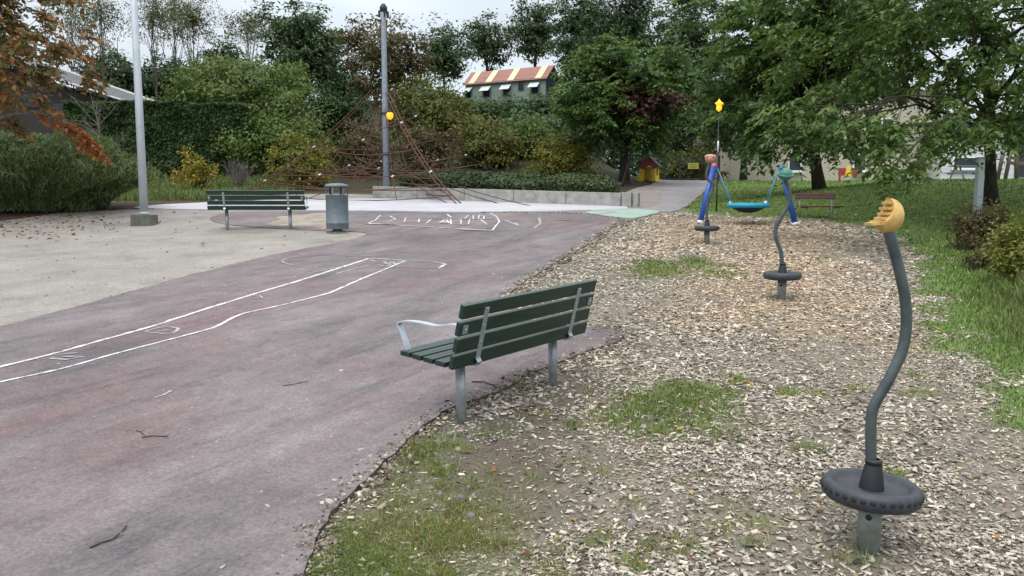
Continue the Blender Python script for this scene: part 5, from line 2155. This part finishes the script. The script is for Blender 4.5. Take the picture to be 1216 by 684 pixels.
shrub("berry_thicket", "reddish olive thicket just right of the mast foot", 462, 548, 152, 226, 33.0, L_BROWNO, 90, 52, .32, .15, .5, lump=.48, stems=12, seed=4.6, bark_=M_TWIGG)
shrub("mid_slope_bush", "dull olive bush halfway up the slope below the hut", 516, 600, 144, 190, 40.5, L_OLIVE, 90, 70, .5, .22, .5, lump=.48, stems=4, seed=5.6)
shrub("mid_slope_thicket", "dark thicket halfway up the slope left of path tree", 584, 690, 140, 190, 41.0, L_ASH, 110, 70, .5, .22, .5, lump=.48, stems=4, seed=5.9)
shrub("willow_shrub", "yellowish olive shrub above the middle of the concrete wall", 530, 618, 148, 226, 35.0, L_OLIVE, 110, 62, .36, .17, .45, lump=.48, stems=8, seed=5.1)
shrub("green_shrub", "rounded green shrub below the right end of the hut", 588, 668, 146, 226, 37.0, L_GREEN, 100, 66, .38, .18, .5, lump=.48, stems=6, seed=6.1)
shrub("lemon_shrub", "yellow-green shrub next to the right end of the concrete wall", 632, 708, 160, 226, 33.2, L_YG, 95, 55, .32, .15, .5, lump=.48, stems=7, seed=7.1)
shrub("bank_bush", "dark green bush directly below the hut's left half", 536, 612, 128, 165, 45.5, L_DARK, 90, 70, .5, .24, .5, lump=.48, stems=4, seed=8.1)
shrub("bank_thicket", "dark green bush covering the bank under the hut's right half", 598, 690, 121, 165, 46.0, L_DARK, 110, 70, .55, .24, .5, lump=.48, stems=4, seed=9.1)
shrub("slope_bush", "dull green bush on the slope left of the hut", 476, 548, 112, 160, 47.0, L_ASH, 90, 70, .55, .26, .5, lump=.48, stems=4, seed=9.6)
# low ground cover on top of the wall
n = 15000
tt = RNG.random(n)
p0, p1 = G(470, 234) + Vector((0, .9, 0)), G(742, 243) + Vector((0, 1.2, 0))
x = p0.x + (p1.x - p0.x) * tt
y = p0.y + (p1.y - p0.y) * tt + RNG.uniform(-.3, 3.2, n)
hgt = .25 + .5 * fbm(x, y, .9, 3)
P = np.stack([x, y, T(x, y) + hgt * RNG.random(n) ** .5 + .12], 1)
v, f = leaves(P, RNG.normal(0, .5, (n, 3)) + np.array((0, -.3, .8)), RNG.normal(0, 1, (n, 3)), RNG.uniform(.08, .18, n), .55)
o = np_mesh("ground_cover", v, f, L_COVER)
tag(o, "low dark green ground cover along the top of the concrete wall", "ground cover", kind='stuff')

# right-hand shrubs on the mound
shrub("brown_bush", "brownish dry bush at the foot of the pale square post", 1136, 1206, 246, 302, 13.8, L_DRYB, 90, 90, .16, .065, .4, lump=.48, stems=14, seed=1.3, up=.3, bark_=M_TWIGG)
shrub("golden_bush", "bright yellow-green bush at the right edge on the mound", 1184, 1275, 260, 356, 10.2, L_GOLD, 100, 95, .15, .06, .5, lump=.48, stems=10, seed=2.3)
shrub("sedge_clump", "rough tawny bush beside the yellow-green bush on mound", 1160, 1230, 300, 360, 11.6, L_DRYB, 60, 70, .15, .06, .35, lump=.48, stems=10, seed=2.9, bark_=M_TWIGG)

# --- skyline trees
SK = "trees on the skyline"
px_tree("skyline_tree", "airy tree on the skyline just left of the hut roof", 498, 560, 22, 115, 66.0, L_ASH, M_BARKD, 170, 37, 0.52, 0.28, .5, crown_bottom=108, trunk_r=.13, n_limb=12, lump=.62, bias=.62, flat=.6, group=SK, seed=1.7)
px_tree("skyline_tree", "leafy skyline tree standing over the hut roof's left end", 544, 612, 18, 100, 70.0, L_ASH, M_BARKD, 170, 34, 0.52, 0.28, .5, crown_bottom=86, trunk_r=.13, n_limb=12, lump=.62, bias=.62, flat=.6, group=SK, seed=2.7)
px_tree("skyline_tree", "tall tree over the hut roof's right end with sky gaps", 604, 668, 0, 100, 68.0, L_ASH, M_BARKD, 204, 34, 0.52, 0.28, .5, crown_bottom=78, trunk_r=.18, lump=.62, bias=.62, flat=.6, group=SK, seed=3.7)
px_tree("skyline_tree", "dark full tree right of the hut reaching the frame top", 654, 732, -18, 110, 62.0, L_DARK, M_BARKD, 255, 49, 0.52, 0.28, .5, crown_bottom=96, trunk_r=.2, lump=.62, bias=.62, flat=.6, group=SK, seed=4.7)
px_tree("skyline_tree", "tallest dark tree above the spreading tree by the path", 700, 786, -24, 110, 58.0, L_DARK, M_BARKD, 255, 52, 0.52, 0.26, .5, crown_bottom=90, trunk_r=.2, lump=.62, bias=.62, flat=.6, group=SK, seed=5.7)
px_tree("skyline_tree", "round mid-green tree above the gate at the path's end", 768, 868, -2, 160, 52.0, L_ASH, M_BARKD, 323, 55, 0.50, 0.25, .5, crown_bottom=130, trunk_r=.22, lump=.62, bias=.62, flat=.55, group=SK, seed=6.7)
px_tree("skyline_tree", "dark backing tree behind the gate sign", 756, 850, 70, 212, 47.0, L_DARK, M_BARKD, 289, 52, 0.42, 0.21, .5, crown_bottom=195, trunk_r=.18, lump=.62, bias=.62, flat=.6, group=SK, seed=7.7)
px_tree("skyline_tree", "dark backing tree between the amber lamp and the cream building", 836, 930, 60, 212, 38.5, L_DARK, M_BARKD, 323, 52, 0.42, 0.20, .5, crown_bottom=186, trunk_r=.18, lump=.62, bias=.62, flat=.6, group=SK, seed=8.7)
px_tree("skyline_tree", "tall tree behind the cream building at the upper right", 930, 1110, -60, 160, 58.0, L_ASH, M_BARKD, 374, 52, 0.59, 0.28, .5, crown_bottom=110, trunk_r=.25, lump=.62, bias=.62, flat=.55, group=SK, seed=9.7)
px_tree("skyline_tree", "dark bushy tree on the slope between hut and path tree", 668, 728, 98, 215, 42.0, L_DARK, M_BARKD, 255, 49, 0.42, 0.21, .5, crown_bottom=190, trunk_r=.15, lump=.62, bias=.62, flat=.6, group=SK, seed=1.9)
shrub("gate_shrub", "lighter olive shrub showing through the gate bars", 786, 852, 176, 214, 41.5, L_OLIVE, 70, 60, .34, .18, .5, lump=.48, stems=5, seed=3.3)
shrub("low_shrub", "dark shrub behind the gate left of the yellow sign", 786, 812, 190, 218, 42.5, L_DARK, 60, 60, .34, .18, .5, lump=.48, stems=5, seed=3.9)
# left: birches against the sky, dark trees behind
BG = "thin birches against the sky"
for i, (px, pt, lab) in enumerate([(128, -30, "leftmost thin birch, just left of the tall pale pole"), (190, -25, "thin birch right of the tall pale pole"),
                                   (214, -40, "taller thin birch between the pole and shrubby tree"), (236, -15, "slender birch leaning above the grey roof's tip"),
                                   (300, 6, "small pale birch left of the dark ash"), (94, -25, "thin birch showing behind the maple's orange leaves")]):
    px_tree("birch", lab, px - 34, px + 34, pt, 130, 58 + 3 * (i % 3), L_BIRCH, M_BIRCH if i == 4 else M_BARKG, 120, 26, .42, .16, .5, crown_bottom=60, trunk_r=.09, lump=.5, flat=1.0, droop=1.0,
            n_limb=16, fork=.3, group=BG, seed=i * 1.3, bias=.6)
for i, (a, b, t, Y_, lab, mt) in enumerate([(-60, 70, 20, 62, "dark tree behind the left end of the brown roof", L_DARK), (96, 176, 62, 66, "dark low tree behind the pole above the roof", L_ASH),
                                            (168, 236, 70, 68, "dark tree under the birches right of the pole", L_DARK), (228, 322, 52, 64, "dark tree left of the ash behind the shrubby tree", L_ASH),
                                            (388, 440, 84, 60, "dark rounded tree between the ash and the mast", L_DARK)]):
    px_tree("backing_tree", lab, a, b, t, 150, Y_, mt, M_BARKD, 130, 70, .75, .34, .5, crown_bottom=135, trunk_r=.18, lump=.4, flat=.6, group="dark trees behind the birches", seed=i * 2.1 + .4)
# far wood closing the view
n = 60000
x = RNG.uniform(-75, 75, n)
y = 88 + RNG.uniform(0, 10, n)
topz = 10.5 + 4.0 * fbm(x, y * .2, .16, 4)
z = T(x, y) - 1 + (topz - T(x, y) + 1) * RNG.random(n) ** .7
v, f = leaves(np.stack([x, y, z], 1), RNG.normal(0, .6, (n, 3)) + np.array((0, -.5, .5)), RNG.normal(0, 1, (n, 3)), RNG.uniform(.5, 1.0, n), .55)
o = np_mesh("far_wood", v, f, L_DARK)
tag(o, "distant dark wood closing the view behind the hill", "wood", kind='stuff')
